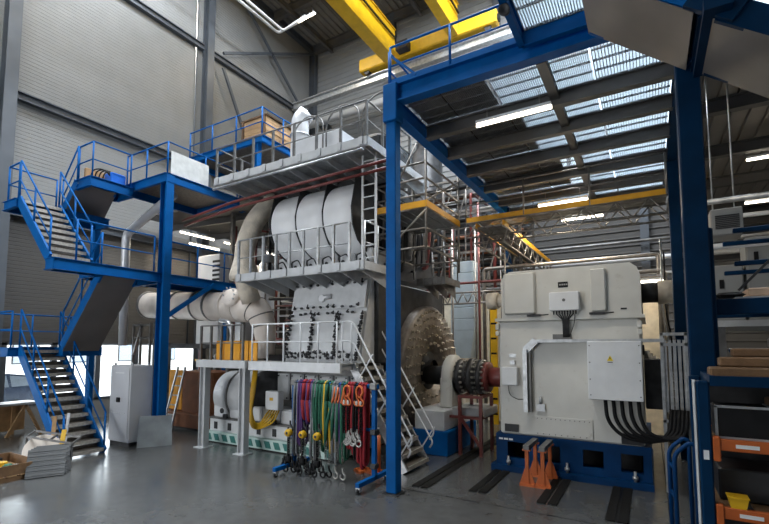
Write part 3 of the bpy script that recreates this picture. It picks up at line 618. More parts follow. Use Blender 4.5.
# decks around the engine
def engine_deck(x0, x1, y0, y1, z, nbr, m, name):
    d = MB(); d.bx(x0, x1, y0, y0+.012, z-.13, z+.05); d.bx(x1-.012, x1, y0, y1, z-.13, z+.05); d.bx(x0, x1, y0, y0+.07, z-.14, z-.125); d.bx(x0, x0+.012, y0, y1, z-.13, z+.05)
    d = d.build(name, m, en); B('deck_plate', GALV, d, x0+.01, x1-.01, y0+.01, y1, z-.03, z)
    for i in range(nbr):
        x = x0+.15+(x1-x0-.3)*i/(nbr-1)
        MB().slab([(x, y0+.02, z-.03), (x, y1, z-.03), (x, y1, z-.42), (x, y0+.02, z-.12)], (.02, 0, 0)).build('bracket', m, d)
        B('post_shoe', m, d, x-.05, x+.05, y0-.03, y0, z-.12, z+.05)
    return d
engine_deck(-8.75, -4.95, 7.55, 8.75, 4.2, 8, GREY, 'middle_deck')
railing(en, [(-8.7, 7.6, 4.2), (-5.35, 7.6, 4.2)], GALV, .9, .42, r=.018, square=True)
railing(en, [(-5.0, 7.65, 4.2), (-5.0, 8.7, 4.2)], GALV, .9, .5, r=.018)
engine_deck(-5.2, -4.4, 10.45, 11.5, 4.2, 3, MGREY, 'end_deck')
railing(en, [(-4.45, 10.5, 4.2), (-4.45, 11.45, 4.2), (-5.2, 11.45, 4.2)], MGREY, .95, .4, r=.018)
for i in range(14):
    y = 8.9+random.random()*3.4; z0 = 4.3+random.random()*.8; pipe('service_pipe', random.choice([DGREY, MGREY, DGREY, MAROON]), en, arc([(-5.45, y, z0), (-5.2-random.random()*.15, y, z0), (-5.2, y, z0+.7+random.random()*.6), (-5.45, y+.3, z0+1.4)], .1, 3), random.choice([.03, .05, .07]), 6)
engine_deck(-9.6, -4.85, 7.5, 10.5, 6.78, 9, GREY, 'upper_deck')
railing(en, [(-9.55, 9.2, 6.78), (-9.55, 7.55, 6.78), (-4.9, 7.55, 6.78), (-4.9, 9.5, 6.78)], MGREY, .85, .66, r=.02, square=True)
for pz, py in ((6.2, 7.62), (6.07, 7.68)):
    pipe('maroon_pipe', MAROON, en, [(-11.0, py, pz-.25), (-9.0, py, pz-.06), (-7, py, pz), (-4.3, py, pz+.06)], .035, 8)
pipe('handline', GALV, en, [(-9.5, 7.42, 6.5), (-4.9, 7.42, 6.52)], .03, 8)
B('upper_beam', DGREY, en, -9.4, -5.0, 8.9, 9.1, 6.35, 6.62)
# top-deck machinery
V('sheet_housing', SILV, en, -7.85, -6.25, 8.45, 9.9, 6.8, 7.75)
V('sheet_housing', GREY, en, -9.3, -8.75, 8.9, 10.2, 6.8, 7.5)
V('dark_hood', DGREY, en, -6.2, -5.1, 8.6, 10.2, 6.8, 7.55, b=.15)
MB().tube(arc([(-8.45, 9.5, 6.8), (-8.45, 9.5, 9.0), (-8.3, 9.6, 9.2)], .2), .25, 20).build('vertical_stack', SILV, en)
for z in (7.7, 8.5): MB().lathe((-8.45, 9.5, z), (0, 0, 1), [(0, .26), (0, .29), (.04, .29), (.04, .26)], 20).build('stack_band', GALV, en)
for i in range(3):
    x = -7.6+1.05*i; pipe('guard_hoop', MGREY, en, arc([(x, 8.3, 6.8), (x, 8.3, 8.0), (x+.5, 8.3, 8.25), (x+.95, 8.3, 8.05), (x+.95, 8.3, 6.8)], .3), .02, 6)
for i in range(9):
    x = -9.3+.5*i; pipe('service_pipe', random.choice([GALV, DGREY, MGREY]), en, arc([(x, 9.0+.1*(i % 3), 6.8), (x, 9.0, 7.2+.1*(i % 4)), (x+.3, 9.0, 7.25+.1*(i % 4)), (x+.35, 9.4, 7.1)], .1), .03, 6)
# pipework and clutter left of the block
for i in range(22):
    x = -9.9+random.random()*2.0; y = 8.9+random.random()*1.5; z0 = 4.3+random.random()*.3; z1 = 5.2+random.random()*1.3
    pipe('service_pipe', random.choice([MAROON, DGREY, MGREY, GALV, MAROON]), en, arc([(x, y, z0), (x, y, z1), (x+random.uniform(-.5, .5), y, z1+.05), (x+random.uniform(-.3, .3), y+.4, z1)], .1, 3), random.choice([.02, .03, .045]), 6)
for i in range(16):
    z = 2.3+random.random()*1.7; y = 9.3+random.random(); x = -9.8+random.random()*.6
    pipe('service_pipe', random.choice([MAROON, DGREY, MGREY, WOODD, GALV]), en, arc([(x, y, z), (x+1.2+random.random()*.8, y, z+random.uniform(-.1, .1)), (x+1.9, y+.3, z)], .1, 3), random.choice([.02, .03, .05]), 6)
for i in range(14): V('valve_block', random.choice([DGREY, MGREY, LGREY, CHAIN]), en, *(lambda x, y, z, s: (x, x+s, y, y+s, z, z+s))(-9.7+random.random()*1.7, 9.0+random.random()*.6, 4.3+random.random()*1.6, .12+random.random()*.14))
B('service_duct', BLACK, en, -8.5, -7.7, 9.6, 10.0, 3.3, 3.7)
# ---- beige exhaust riser and elbow
rz = thing('exhaust_riser', 'beige lagged exhaust riser curving up beside the engine decks', 'pipe', (-9.6, 8.7, 3.2))
MB().tube(arc([(-9.3, 8.6, 3.7), (-9.35, 8.35, 4.3), (-9.35, 8.35, 5.2), (-9.0, 8.45, 6.0), (-8.75, 8.9, 6.5)], .6, 6), .26, 20).build('riser_pipe', BEIGE, rz)
MB().lathe((-9.35, 8.35, 4.25), (0, 0, 1), [(0, .26), (0, .36), (.12, .38), (.6, .26)], 20).build('skirt', BEIGE, rz)
# ---- walkway along the engine foot
wk = thing('engine_walkway', 'grey steel walkway on pillars along the engine foot with white railing and steep stair', 'walkway', (-7.4, 7.8, 0))
for x in (-9.6, -8.2):
    for y in (7.42, 8.0):
        if y > 7.9: continue
        MB().ibeam((x, y, 0), (x, y, 2.0), (.16), .2, .025, up=(1, 0, 0)).bx(x-.16, x+.16, y-.16, y+.16, 0, .02).build('pillar', GREY, wk)
B('edge_beam', GREY, wk, -9.78, -8.05, 7.28, 7.36, 1.97, 2.15); B('edge_beam', LGREY, wk, -8.02, -5.4, 7.36, 7.43, 1.94, 2.14); B('end_beam', GREY, wk, -9.78, -9.70, 7.36, 8.1, 1.97, 2.15)
B('deck_plate', GALV, wk, -9.7, -5.4, 7.43, 8.1, 2.1, 2.13)
for i in range(9): B('joist', GREY, wk, -9.5+.5*i, -9.44+.5*i, 7.43, 8.1, 1.99, 2.09)
railing(wk, [(-8.0, 7.45, 2.14), (-5.55, 7.45, 2.14)], OFFW, .85, .46, r=.018, mids=(.52,))
railing(wk, [(-9.7, 7.35, 2.14), (-8.2, 7.35, 2.14)], MGREY, .85, .36, r=.018, square=True)
fl_ = flight(wk, -4.2, 0, -5.45, 2.12, 7.87, 8.83, 10, GALV, TREAD, sh=.17, rails=(False, False))
for y in (7.85, 8.86):
    for dz in (0, -.42):
        pipe('handrail', OFFW, wk, arc([(-5.75, y, 3.02+dz), (-5.43, y, 3.02+dz), (-4.0+dz*.1, y, .66+dz*.5), (-4.12, y, .5+dz*.4)], .14), .019, 8)
    for t in (.12, .5, .85): x = -4.2-1.25*t; bar('stay', OFFW, wk, (x, y, 2.12*t), (x+.34, y, 2.12*t+.52), .025)
    MB().cyl((-5.7, y, 2.12), (-5.7, y, 3.02), .019, 8).build('rail_post', OFFW, wk); MB().cyl((-5.46, y, 2.12), (-5.46, y, 3.0), .019, 8).build('rail_post', OFFW, wk)
# yellow-orange panels behind walkway rail
for i in range(5):
    x = -9.62+.3*i; tag(B('guard_panel', AMBER, None, x, x+.26, 7.75, 7.78, 2.14, 2.62), ['leftmost', 'second', 'middle', 'fourth', 'rightmost'][i]+' of five amber guard panels on the walkway', 'panel', 'amber guard panels')
# ---- long duct
du = thing('exhaust_duct', 'long silver lagged duct crossing behind the blue stair post into a down elbow', 'duct', (-11.5, 8.9, 2.2))
DY = 8.95
MB().tube([(-14.6, DY, 3.86), (-11, DY, 3.66), (-10.1, DY, 3.6)], .43, 28).build('duct_body', DUCT, du)
el = arc([(-10.1, DY, 3.6), (-9.45, DY+.05, 3.55), (-9.25, DY+.15, 2.9), (-9.25, DY+.15, 2.15)], .7, 8); n_ = len(el)
MB().tube(el, [.43-.17*i/(n_-1) for i in range(n_)], 28).build('duct_elbow', DUCT, du)
for i in (4, 8, 12): MB().tube([el[i]-(el[i+1]-el[i])*.1, el[i]+(el[i+1]-el[i])*.3], .44-.17*i/(n_-1), 28).build('elbow_band', MGREY, du)
for x in (-14.55, -12.9, -11.9, -11.3, -10.6): MB().lathe((x, DY, 3.69+(-11-x)*.05), (1, 0, -.05), [(0, .43), (0, .47), (.06, .47), (.06, .43)], 28).build('duct_flange', MGREY if x < -11 else DUCT, du)
MB().lathe((-14.62, DY, 3.86), (-1, 0, 0), [(0, .43), (.02, .43), (.03, 0)], 28).build('end_cap', DGREY, du)
cap = MB().lathe((-10.05, DY-.36, 3.82), (.2, -1, .55), [(0, .27), (.13, .27), (.13, 0)], 24).build('inspection_cover', DUCT, du)
for i in range(10):
    a = 2*math.pi*i/10; MB().cyl((-10.03+.22*math.cos(a), DY-.5-.0, 3.9+.2*math.sin(a)), (-10.02+.22*math.cos(a), DY-.54, 3.92+.2*math.sin(a)), .022, 6).build('cover_bolt', GALV, du)
for x in (-14.2, -10.6): MB().bar((x, DY, 0), (x, DY, 3.3), .08, .08).build('support_leg', MGREY, du)
pipe('drain_pipe', GALV, du, arc([(-10.3, 8.4, 3.2), (-9.9, 8.35, 3.15), (-9.75, 8.35, 2.9), (-9.75, 8.35, 2.15)], .2), .06, 10)

# ================================================================== COUPLING
cp = thing('shaft_coupling', 'shaft line with bolted coupling between flywheel and generator', 'coupling', (-3.9, 10.6, 0))
AY, AZ = 10.6, 1.75
MB().cyl((-5.0, AY, AZ), (-4.35, AY, AZ), .24, 24).build('black_shaft', BLACK, cp)
MB().lathe((-4.4, AY, AZ), (1, 0, 0), [(0, 0), (0, .46), (.06, .52), (.22, .52), (.28, .46), (.28, 0)], 32).build('bearing_housing', WHITE, cp)
V('bearing_pedestal', WHITE, cp, -4.42, -4.12, AY-.5, AY+.5, 1.0, 1.75, b=.04)
MB().lathe((-4.1, AY, AZ), (1, 0, 0), [(0, .3), (.02, .42), (.12, .42), (.14, .3), (.28, .3), (.3, .44), (.42, .44), (.44, .3), (.52, .3), (.54, .42), (.64, .42), (.66, .2)], 32).build('coupling_flange', DGREY, cp)
for k_, xx in enumerate((-4.02, -3.72, -3.5)):
    for i in range(18):
        a = 2*math.pi*i/18; MB().cyl((xx-.1, AY+.38*math.cos(a), AZ+.38*math.sin(a)), (xx+.1, AY+.38*math.cos(a), AZ+.38*math.sin(a)), .028, 6).build('coupling_bolt', CHAIN, cp)
MB().cyl((-3.46, AY, AZ), (-2.66, AY, AZ), .23, 24).build('maroon_shaft', MAROON, cp)
MB().lathe((-3.44, AY, AZ), (1, 0, 0), [(0, 0), (0, .36), (.12, .36), (.12, .2)], 24).build('shaft_flange', MAROON, cp)
V('pedestal', LGREY, cp, -4.85, -4.1, 9.6, 11.4, .55, 1.0); V('pedestal_foot', BLUE, cp, -4.95, -4.0, 9.55, 11.5, 0, .55)
V('pedestal_beam', GREY, cp, -4.1, -3.3, 10.1, 11.1, .85, 1.05)
mf = thing('maroon_frame', 'maroon tubular guard frame below the coupling', 'frame', (-3.5, 10.2, 0))
for x, y in ((-3.85, 9.95), (-3.35, 9.95), (-3.85, 10.75), (-3.35, 10.75)): bar('leg', MAROON, mf, (x, y, 0), (x, y, 1.35), .07)
for z in (.85, 1.32):
    for a, b in (((-3.85, 9.95), (-3.35, 9.95)), ((-3.35, 9.95), (-3.35, 10.75)), ((-3.85, 9.95), (-3.85, 10.75)), ((-3.85, 10.75), (-3.35, 10.75))): bar('rail', MAROON, mf, (a[0], a[1], z), (b[0], b[1], z), .06)
bar('brace', MAROON, mf, (-3.85, 9.95, .85), (-3.35, 9.95, .2), .06); bar('brace', MAROON, mf, (-4.3, 9.95, .85), (-3.85, 9.95, .85), .06)

# ================================================================== CRANE
cn = thing('overhead_crane', 'yellow overhead travelling crane under the roof', 'crane', (-9, 10, 15.8))
for xc, wd in ((-10.15, .62), (-6.9, .42)):
    MB().bx(xc-wd/2, xc+wd/2, -8, 17.6, 16.05, 17.4).build('girder', YEL, cn)
    MB().bx(xc-wd/2-.06, xc+wd/2+.06, -8, 17.6, 17.4, 17.44).build('girder_flange', YEL, cn)
    MB().bx(xc+wd/2+.05, xc+wd/2+.12, -8, 17.5, 16.9, 16.96).build('cable_track', BLACK, cn)
V('end_truck', YEL, cn, -11.9, -5.0, 17.6, 18.15, 16.0, 16.65, b=.05)
for x in (-11.5, -5.4): MB().cyl((x, 17.7, 15.98), (x, 18.0, 15.98), .14, 16).build('wheel', DGREY, cn)
for x in (-11.92, -4.98): V('buffer', BLACK, cn, x-.04, x+.04, 17.75, 18.0, 16.2, 16.45)
V('drive_motor', DGREY, cn, -9.6, -9.0, 17.2, 17.6, 16.1, 16.5)
rw = thing('crane_runway', 'grey crane runway beam along the back wall', 'beam', (-5, 18, 15))
MB().ibeam((-16.5, 18, 15.65), (9, 18, 15.65), .3, .4, .04).build('runway_beam', GALV, rw); B('crane_rail', DGREY, rw, -16.5, 9, 17.96, 18.04, 15.85, 15.86)
for x in (-15.5, -10, -4.5, 1): MB().slab([(x, 18.2, 15.2), (x, 20, 15.2), (x, 20, 14.2)], (.1, 0, 0)).build('corbel', COLM, rw)
tag(pipe('silver_duct', SILV, None, [(-16.2, 18.6, 14.75), (9, 18.6, 14.75)], .2, 16), 'silver ventilation duct under the crane runway', 'duct')

# ================================================================== SLING RACK
RY = 6.95
rk = thing('sling_rack', 'blue wheeled rack hung with lifting slings and chains', 'rack', (-5.3, RY, 0))
RX0, RX1, RZ = -6.22, -4.32, 1.76
for x in (RX0, RX1):
    bar('upright', BLUE, rk, (x, RY, .12), (x, RY, RZ), .075)
    f = bar('foot', BLUE, rk, (x, RY-.55, .15), (x, RY+.45, .15), .075)
    for y in (RY-.5, RY+.4):
        MB().cyl((x-.02, y, .055), (x+.02, y, .055), .055, 12).build('castor_wheel', DGREY, f); MB().bx(x-.04, x+.04, y-.04, y+.04, .085, .115).bx(x-.04, x-.03, y-.03, y+.03, .04, .09).bx(x+.03, x+.04, y-.03, y+.03, .04, .09).build('castor_fork', GALV, f)
MB().cyl((RX0-.08, RY, RZ), (RX1+.08, RY, RZ), .042, 12).build('top_bar', BLUE, rk)
MB().cyl((RX0, RY, .98), (RX1, RY, .98), .03, 12).build('middle_bar', BLUE, rk)
for x in (RX0, RX1): V('clamp', MGREY, rk, x-.07, x+.07, RY-.07, RY+.07, RZ-.06, RZ+.06)
for z in (.95, .35): V('clamp', DGREY, rk, RX1-.06, RX1+.06, RY-.07, RY+.07, z-.05, z+.05)
for i in range(7): MB().lathe((RX0+.25+.26*i, RY, RZ), (1, 0, 0), [(0, .042), (0, .048), (.03, .048), (.03, .042)], 12).build('bar_collar', DGREY, rk)
def sling(x, z1, m, wd, lab, n=3, kind='web'):
    t = thing('lifting_sling', lab, 'sling', (x, RY, z1), 'slings on the blue rack')
    for i in range(n):
        dx = (i-(n-1)/2)*wd/max(1, n-1)*.8 if n > 1 else 0; zz = z1+random.uniform(0, .12); s = random.uniform(-.03, .03)
        g = MB(); pr = []; top = RZ+.05
        f = [(x+dx, RY-.06, top-.05), (x+dx+s*.3, RY-.085, top-.4), (x+dx+s, RY-.095, (top+zz)/2), (x+dx-s*.5, RY-.08, zz+.06), (x+dx, RY-.05, zz)]
        b = [(x+dx+.01, RY+.03, zz+.05), (x+dx-s, RY+.09, (top+zz)/2), (x+dx, RY+.07, top-.05), (x+dx, RY, top+.01)]
        g.tube(arc(f+b+[f[0]], .1, 2), wd/n*.42+.006, 6); g.build('strand', m, t)
    return t
sling(-6.0, .45, PURPLE, .15, 'long purple round sling hanging nearest the left upright', 3)
sling(-5.78, .95, PURPLE, .13, 'short purple sling loop beside the red one', 2)
sling(-5.86, 1.02, RED, .16, 'dark red sling between the two purple slings', 2)
sling(-5.58, .55, GREEN, .18, 'dark green sling, leftmost of the thick green bundle', 3)
sling(-5.44, .48, GREEN, .18, 'dark green sling in the middle of the thick green bundle', 3)
sling(-5.30, 1.0, GREEN, .14, 'short green sling at the right of the green bundle', 2)
sling(-4.80, .5, RED, .15, 'broad red sling behind the black chain legs', 3)
sling(-4.55, .28, RED, .16, 'longest bright red sling next to the right upright', 3)
GWEB = mat('grey_webbing', (.16, .17, .18), .75, 0, .3, 20)
sling(-6.12, .3, GWEB, .1, 'grey webbing strap behind the left rack upright', 2); sling(-5.68, .28, GWEB, .1, 'long grey webbing strap between purple and green slings', 2); sling(-5.16, .26, GWEB, .1, 'long grey webbing strap in the middle of the rack', 2); sling(-4.96, .3, GREEN, .1, 'long thin green strap left of the black chain slings', 2); sling(-4.68, .35, MATS['black_rubber'], .08, 'black webbing strap between the two black chain slings', 2)
def chain(t, x, y, z0, z1, m=CHAIN, r=.014):
    g = MB(); z = z0; i = 0
    while z > z1:
        a = (0, .02) if i % 2 else (.02, 0)
        g.tube([(x-a[0], y-a[1], z), (x-a[0], y-a[1], z-.05), (x+a[0], y+a[1], z-.05), (x+a[0], y+a[1], z), (x-a[0], y-a[1], z)], r*.5, 4, False); z -= .045; i += 1
    return g.build('chain', m, t)
def hook(t, x, y, z, m):
    MB().tube(arc([(x, y, z+.08), (x, y, z), (x+.06, y, z-.05), (x+.06, y, z-.11), (x, y, z-.14), (x-.055, y, z-.1), (x-.05, y, z-.05)], .06, 4), .018, 6).build('hook', m, t)
# four-leg green sling with orange master link
t = thing('chain_sling', 'green four-leg sling with orange links in the middle of the rack', 'sling', (-5.08, RY, .55), 'slings on the blue rack')
for i in range(4):
    x = -5.18+.07*i; MB().tube(arc([(x+.01, RY-.05, 1.72), (x, RY-.09, 1.5), (x-.03, RY-.1, 1.42)], .05), .022, 6).build('orange_link', HOOK, t)
    MB().tube([(x-.03, RY-.1, 1.44), (x-.05+.04*(i-1.5), RY-.12, 1.05), (x-.07+.06*(i-1.5), RY-.1, .72)], [.02, .035, .02], 6).build('leg_strap', GREEN, t)
    chain(t, x-.07+.06*(i-1.5), RY-.1, .72, .4)
# black chain legs with orange hooks
for x, lab in ((-4.86, 'black chain sling with orange hooks, left of the pair'), (-4.58, 'black chain sling with orange hooks beside the right upright')):
    t = thing('chain_sling', lab, 'sling', (x, RY, .9), 'slings on the blue rack')
    MB().tube([(x+.07*math.sin(a), RY-.1, 1.66+.1*math.cos(a)) for a in [i*.52 for i in range(13)]], .022, 6).build('master_ring', HOOK, t)
    for dx in (-.045, .045):
        hook(t, x+dx, RY-.12, 1.54, HOOK); V('connector', mat('white_tag', (.8, .78, .74), .5), t, x+dx-.02, x+dx+.02, RY-.15, RY-.11, 1.42, 1.5)
        chain(t, x+dx, RY-.12, 1.40, .92, BLACK, .03)
t = thing('shackle_bundle', 'bundle of steel shackles hanging from the middle bar at the right', 'shackles', (-4.72, RY, .65))
for i in range(9): hook(t, -4.85+.035*i, RY-.12-.012*(i % 3), .82+.03*(i % 4), CHAIN)
# yellow chain hoists
for x, lab in ((-6.22, 'yellow chain hoist hanging at the left rack upright'), (-5.86, 'yellow chain hoist under the purple slings'), (-5.5, 'yellow chain hoist under the green slings')):
    t = thing('chain_hoist', lab, 'hoist', (x, RY-.1, .1), 'yellow chain hoists on the rack')
    MB().lathe((x, RY-.22, .78), (0, 1, 0), [(0, 0), (0, .06), (.03, .075), (.09, .075), (.12, .06), (.12, 0)], 18).build('hoist_body', YEL, t)
    MB().cyl((x, RY-.225, .78), (x, RY-.215, .78), .028, 12).build('hub_cap', DGREY, t)
    hook(t, x, RY-.12, .93, DGREY); chain(t, x-.05, RY-.12, .7, .2); chain(t, x+.05, RY-.14, .7, .12); chain(t, x+.01, RY-.17, .68, .3, BLACK, .025)
    for i in range(5): hook(t, x-.16+.08*i, RY-.14-.05*(i % 3), .18+.07*(i % 2), BLACK)
    V('hook_block', BLACK, t, x-.06, x+.06, RY-.2, RY-.1, .2, .34, b=.02)
for i, x in enumerate((-6.05, -5.7, -5.3, -5.15, -4.98)):
    t = thing('hanging_chain', ['grey chain hanging low at the left of the rack', 'grey chain between the two yellow hoists', 'grey chain below the green bundle', 'thin chain in the middle of the rack', 'thin chain right of the green four-leg sling'][i], 'chain', (x, RY, .15), 'loose chains on the rack')
    chain(t, x, RY-.05, .95, .2+.04*i); hook(t, x, RY-.05, .16, BLACK if i < 3 else CHAIN)
for i, x in enumerate((-5.25, -5.02, -5.4)):
    sling(x, .35+.1*i, [YEL, PURPLE, YEL][i], .05, ['thin yellow strap behind the four-leg sling', 'thin purple strap low on the rack', 'thin yellow strap under the green bundle'][i], 1)
# orange stands behind rack
for x, lab in ((-4.65, 'orange screw stand behind the sling rack'), (-5.0, 'second orange stand behind the sling rack, further left')):
    t = thing('jack_stand', lab, 'stand', (x, 7.3, 0), 'orange stands behind the rack')
    MB().cyl((x, 7.62, .04), (x, 7.62, .75), .05, 12).build('column', ORANGE, t); MB().bx(x-.18, x+.18, 7.55, 7.69, 0, .05).bx(x-.06, x+.06, 7.45, 7.79, .0, .049).build('base', ORANGE, t); MB().cyl((x, 7.62, .75), (x, 7.62, .9), .03, 10).build('screw', MGREY, t)

# ================================================================== FLOOR ITEMS LEFT
cb = thing('switch_cabinet', 'tall grey switch cabinet standing beside the blue stair', 'cabinet', (-11.55, 6.7, 0))
V('body', CABG, cb, -12.0, -11.12, 6.42, 7.0, .1, 2.0); B('plinth', DGREY, cb, -11.98, -11.14, 6.45, 6.98, 0, .1)
dr = V('door', CABG, cb, -11.97, -11.15, 6.40, 6.42, .14, 1.94, b=.005)
V('handle', BLACK, dr, -11.62, -11.5, 6.36, 6.4, 1.08, 1.2, b=.005); B('vent', OFFW, dr, -11.75, -11.38, 6.395, 6.4, 1.80, 1.83)
for i in range(8): MB().cyl((-11.85+.08*i, 6.385, .82), (-11.85+.08*i, 6.4, .82), .014, 6).build('lock_pin', OFFW, dr)
for x in (-11.95, -11.2):
    for y in (6.5, 6.92): MB().cyl((x, y, 2.0), (x, y, 2.06), .025, 8).build('lifting_eye', GALV, cb)
# bare sheet leaning on post
sh = MB().slab([(-10.88, 6.50, 0), (-10.46, 7.16, 0), (-10.62, 7.24, .72), (-11.0, 6.62, .74)], (-.012, .008, 0)).build('metal_sheet', PLATEG); tag(sh, 'bare steel sheet leaning against the blue stair post', 'sheet')
# pallet with junk
pa = thing('pallet', 'wooden pallet with raised boards at the left edge', 'pallet', (-10.6, 4.1, 0))
PX0, PX1, PY0, PY1 = -11.5, -10.2, 3.1, 4.2
for x in (PX0+.07, (PX0+PX1)/2, PX1-.07): B('runner', WOODD, pa, x-.06, x+.06, PY0, PY1, 0, .09)
for i in range(6): B('slat', WOOD, pa, PX0, PX1, PY0+.2*i, PY0+.14+.2*i, .09, .115)
B('side_board', WOODD, pa, PX1-.02, PX1, PY0, PY1, .115, .3); B('side_board', WOODD, pa, PX0, PX1-.02, PY1-.02, PY1, .115, .3); B('side_board', WOODD, pa, PX0, PX0+.02, PY0, PY1-.02, .115, .3)
SCR = [('red', RED), ('white', OFFW), ('dark blue', BLUE_SHADED), ('bright red', HOOK), ('black', BLACK), ('yellow', YEL), ('green', GREEN), ('grey', MGREY)]
for i in range(8):
    x = PX0+.2+.3*(i % 4); y = PY0+.35+.42*(i//4); s = .08+random.random()*.04; cn_, m_ = SCR[i]
    o = V('scrap_piece', m_, None, x-s, x+s, y-s*.7, y+s*.7, .116+.0*i, .116+s*1.3, b=.015); o.rotation_euler[2] = random.random()*3; tag(o, 'the %s scrap piece in the pallet box at the left edge' % cn_, 'scrap', 'scrap in the pallet box')
def leaning(name, lab, cat, m, c, wd, ht, ang, lean, th=.02, mk=None):
    o = (mk or MB().bev(-wd/2, wd/2, -th/2, th/2, 0, ht, .004)).build(name, m, None, at=(0, 0, 0)) ; o.location = c; o.rotation_euler = (lean, 0, ang); tag(o, lab, cat); return o
# profile bundle: panels leaning
for i in range(4):
    t = thing('ribbed_panel', ['frontmost grey ribbed panel leaning in the stack by the stair foot', 'second grey ribbed panel of the stack by the stair foot', 'third grey ribbed panel of the stack by the stair foot', 'rearmost grey ribbed panel of the stack by the stair foot'][i], 'panel', (-10.15-.1*i, 4.72+.05*i, 0), 'ribbed panels by the stair foot')
    t.rotation_euler = (R(-30), 0, R(62)); t.location = (-9.98-.09*i, 4.2+.08*i, 0.012)
    for j in range(6):
        me = MB().bx(-.30, .30, -.012, .012, .0, .088).bx(-.30, .30, -.02, -.011, .035, .05).mesh('board', mat('dull_board', (.085, .088, .09), .6, .0, .2, 6)); o = bpy.data.objects.new('board', me); col.objects.link(o); o.parent = t; o.location = (0, 0, .092*j)
ds = MB().cyl((0, -.01, .34), (0, .01, .34), .34, 40)
leaning('round_board', 'round pale beige board leaning behind the pallet', 'board', mat('pale_board', (.58, .52, .46), .6), (-10.75, 4.45, .02), 0, 0, R(62), R(-25), mk=ds)
leaning('yellow_strip', 'yellow painted strip sticking up from the panel stack', 'strip', YEL, (-10.50, 4.68, .35), .09, .42, R(40), R(-15))
leaning('plank', 'upright pale wooden plank behind the round board', 'plank', WOOD, (-11.3, 4.85, .0), .08, .95, R(50), R(-8))
leaning('steel_angle', 'thin upright steel angle behind the round board', 'angle', GALV, (-11.2, 5.05, .0), .06, 1.0, R(45), R(-10))
tb_ = thing('profile_frame', 'light aluminium profile frame lying on the ribbed panels', 'frame', (-10.4, 4.9, .45))
for a, b in (((-11.15, 4.33, .62), (-10.25, 4.78, .5)), ((-11.15, 4.48, .72), (-10.25, 4.93, .6)), ((-11.15, 4.33, .62), (-11.15, 4.48, .72)), ((-10.25, 4.78, .5), (-10.25, 4.93, .6)), ((-10.70, 4.56, .56), (-10.70, 4.71, .66)), ((-10.25, 4.78, .5), (-10.20, 4.73, 0)), ((-11.15, 4.33, .62), (-11.20, 4.33, 0))): bar('profile', MGREY, tb_, a, b, .035)
# wooden bench far left under window
tw = thing('wooden_bench', 'pale wooden trestle bench beneath the left window', 'bench', (-15.2, 4.9, 0))
B('top', GREY, tw, -15.7, -15.0, 3.5, 6.1, .86, .92)
for y in (3.8, 5.7): bar('leg', WOOD, tw, (-15.1, y-.3, 0), (-15.1, y+.1, .86), .07); bar('leg', WOOD, tw, (-15.1, y+.5, 0), (-15.1, y+.1, .86), .07); bar('leg', WOOD, tw, (-15.6, y, 0), (-15.6, y, .86), .07)
B('panel', WOOD, tw, -15.66, -15.64, 3.6, 6.0, .1, .8)
# orange container & ladder
ob = thing('amber_container', 'amber tool container with brown side behind the leaning sheet', 'container', (-12.6, 9.4, 0))
V('front_panel', AMBER, ob, -13.0, -12.35, 8.72, 8.78, .55, 1.75); V('side_panel', CORTEN, ob, -12.33, -11.0, 8.72, 8.78, .5, 1.72); V('body', CORTEN, ob, -12.98, -11.0, 8.78, 9.9, .5, 1.7); V('base', CORTEN, ob, -13.0, -10.95, 8.5, 9.95, .1, .5); B('skid', DGREY, ob, -12.9, -11.1, 8.6, 9.8, 0, .1)
ld = thing('step_ladder', 'small aluminium ladder leaning on the amber container', 'ladder', (-12.4, 8.3, 0))
for dx in (-.17, .17): bar('stile', GALV, ld, (-12.35+dx*1.2, 8.25, 0), (-12.3+dx, 8.66, 1.85), .05)
for i in range(6): t_ = .1+i*.15; bar('rung', GALV, ld, (-12.35-.2, 8.25+.41*t_, 1.85*t_), (-12.35+.2, 8.25+.41*t_, 1.85*t_), .035)
vb = thing('valve_station', 'small valve and pipe station behind the amber container ladder', 'valve', (-12, 8.4, 0))
pipe('pipe_run', YEL, vb, [(-13.6, 10.1, 2.0), (-11.2, 10.1, 2.0)], .04, 8); pipe('pipe_run', MAROON, vb, [(-13.4, 10.1, 0), (-13.4, 10.1, 2.35)], .03, 8); pipe('pipe_run', GALV, vb, arc([(-12.6, 10.1, 0), (-12.6, 10.1, 2.2), (-11.0, 10.1, 2.25)], .1), .04, 8)
for x in (-12.7, -12.2, -11.6): MB().lathe((x, 10.06, 2.0), (0, -1, 0), [(0, .0), (0, .13), (.06, .13), (.06, .1), (.02, .1)], 16).build('hand_wheel', DGREY, vb)
rf = thing('pipe_support_stand', 'grey rectangular pipe stand behind the blue stair post', 'stand', (-11.9, 8.2, 0))
for x in (-14.3, -13.9, -13.4): bar('upright', MGREY, rf, (x, 8.3, 0), (x, 8.3, 3.2), .06)
for z in (2.75, 3.15): bar('rail', MGREY, rf, (-14.3, 8.3, z), (-13.4, 8.3, z), .05)
bar('brace', GALV, rf, (-14.3, 8.3, 2.2), (-13.9, 8.3, 3.1), .06)
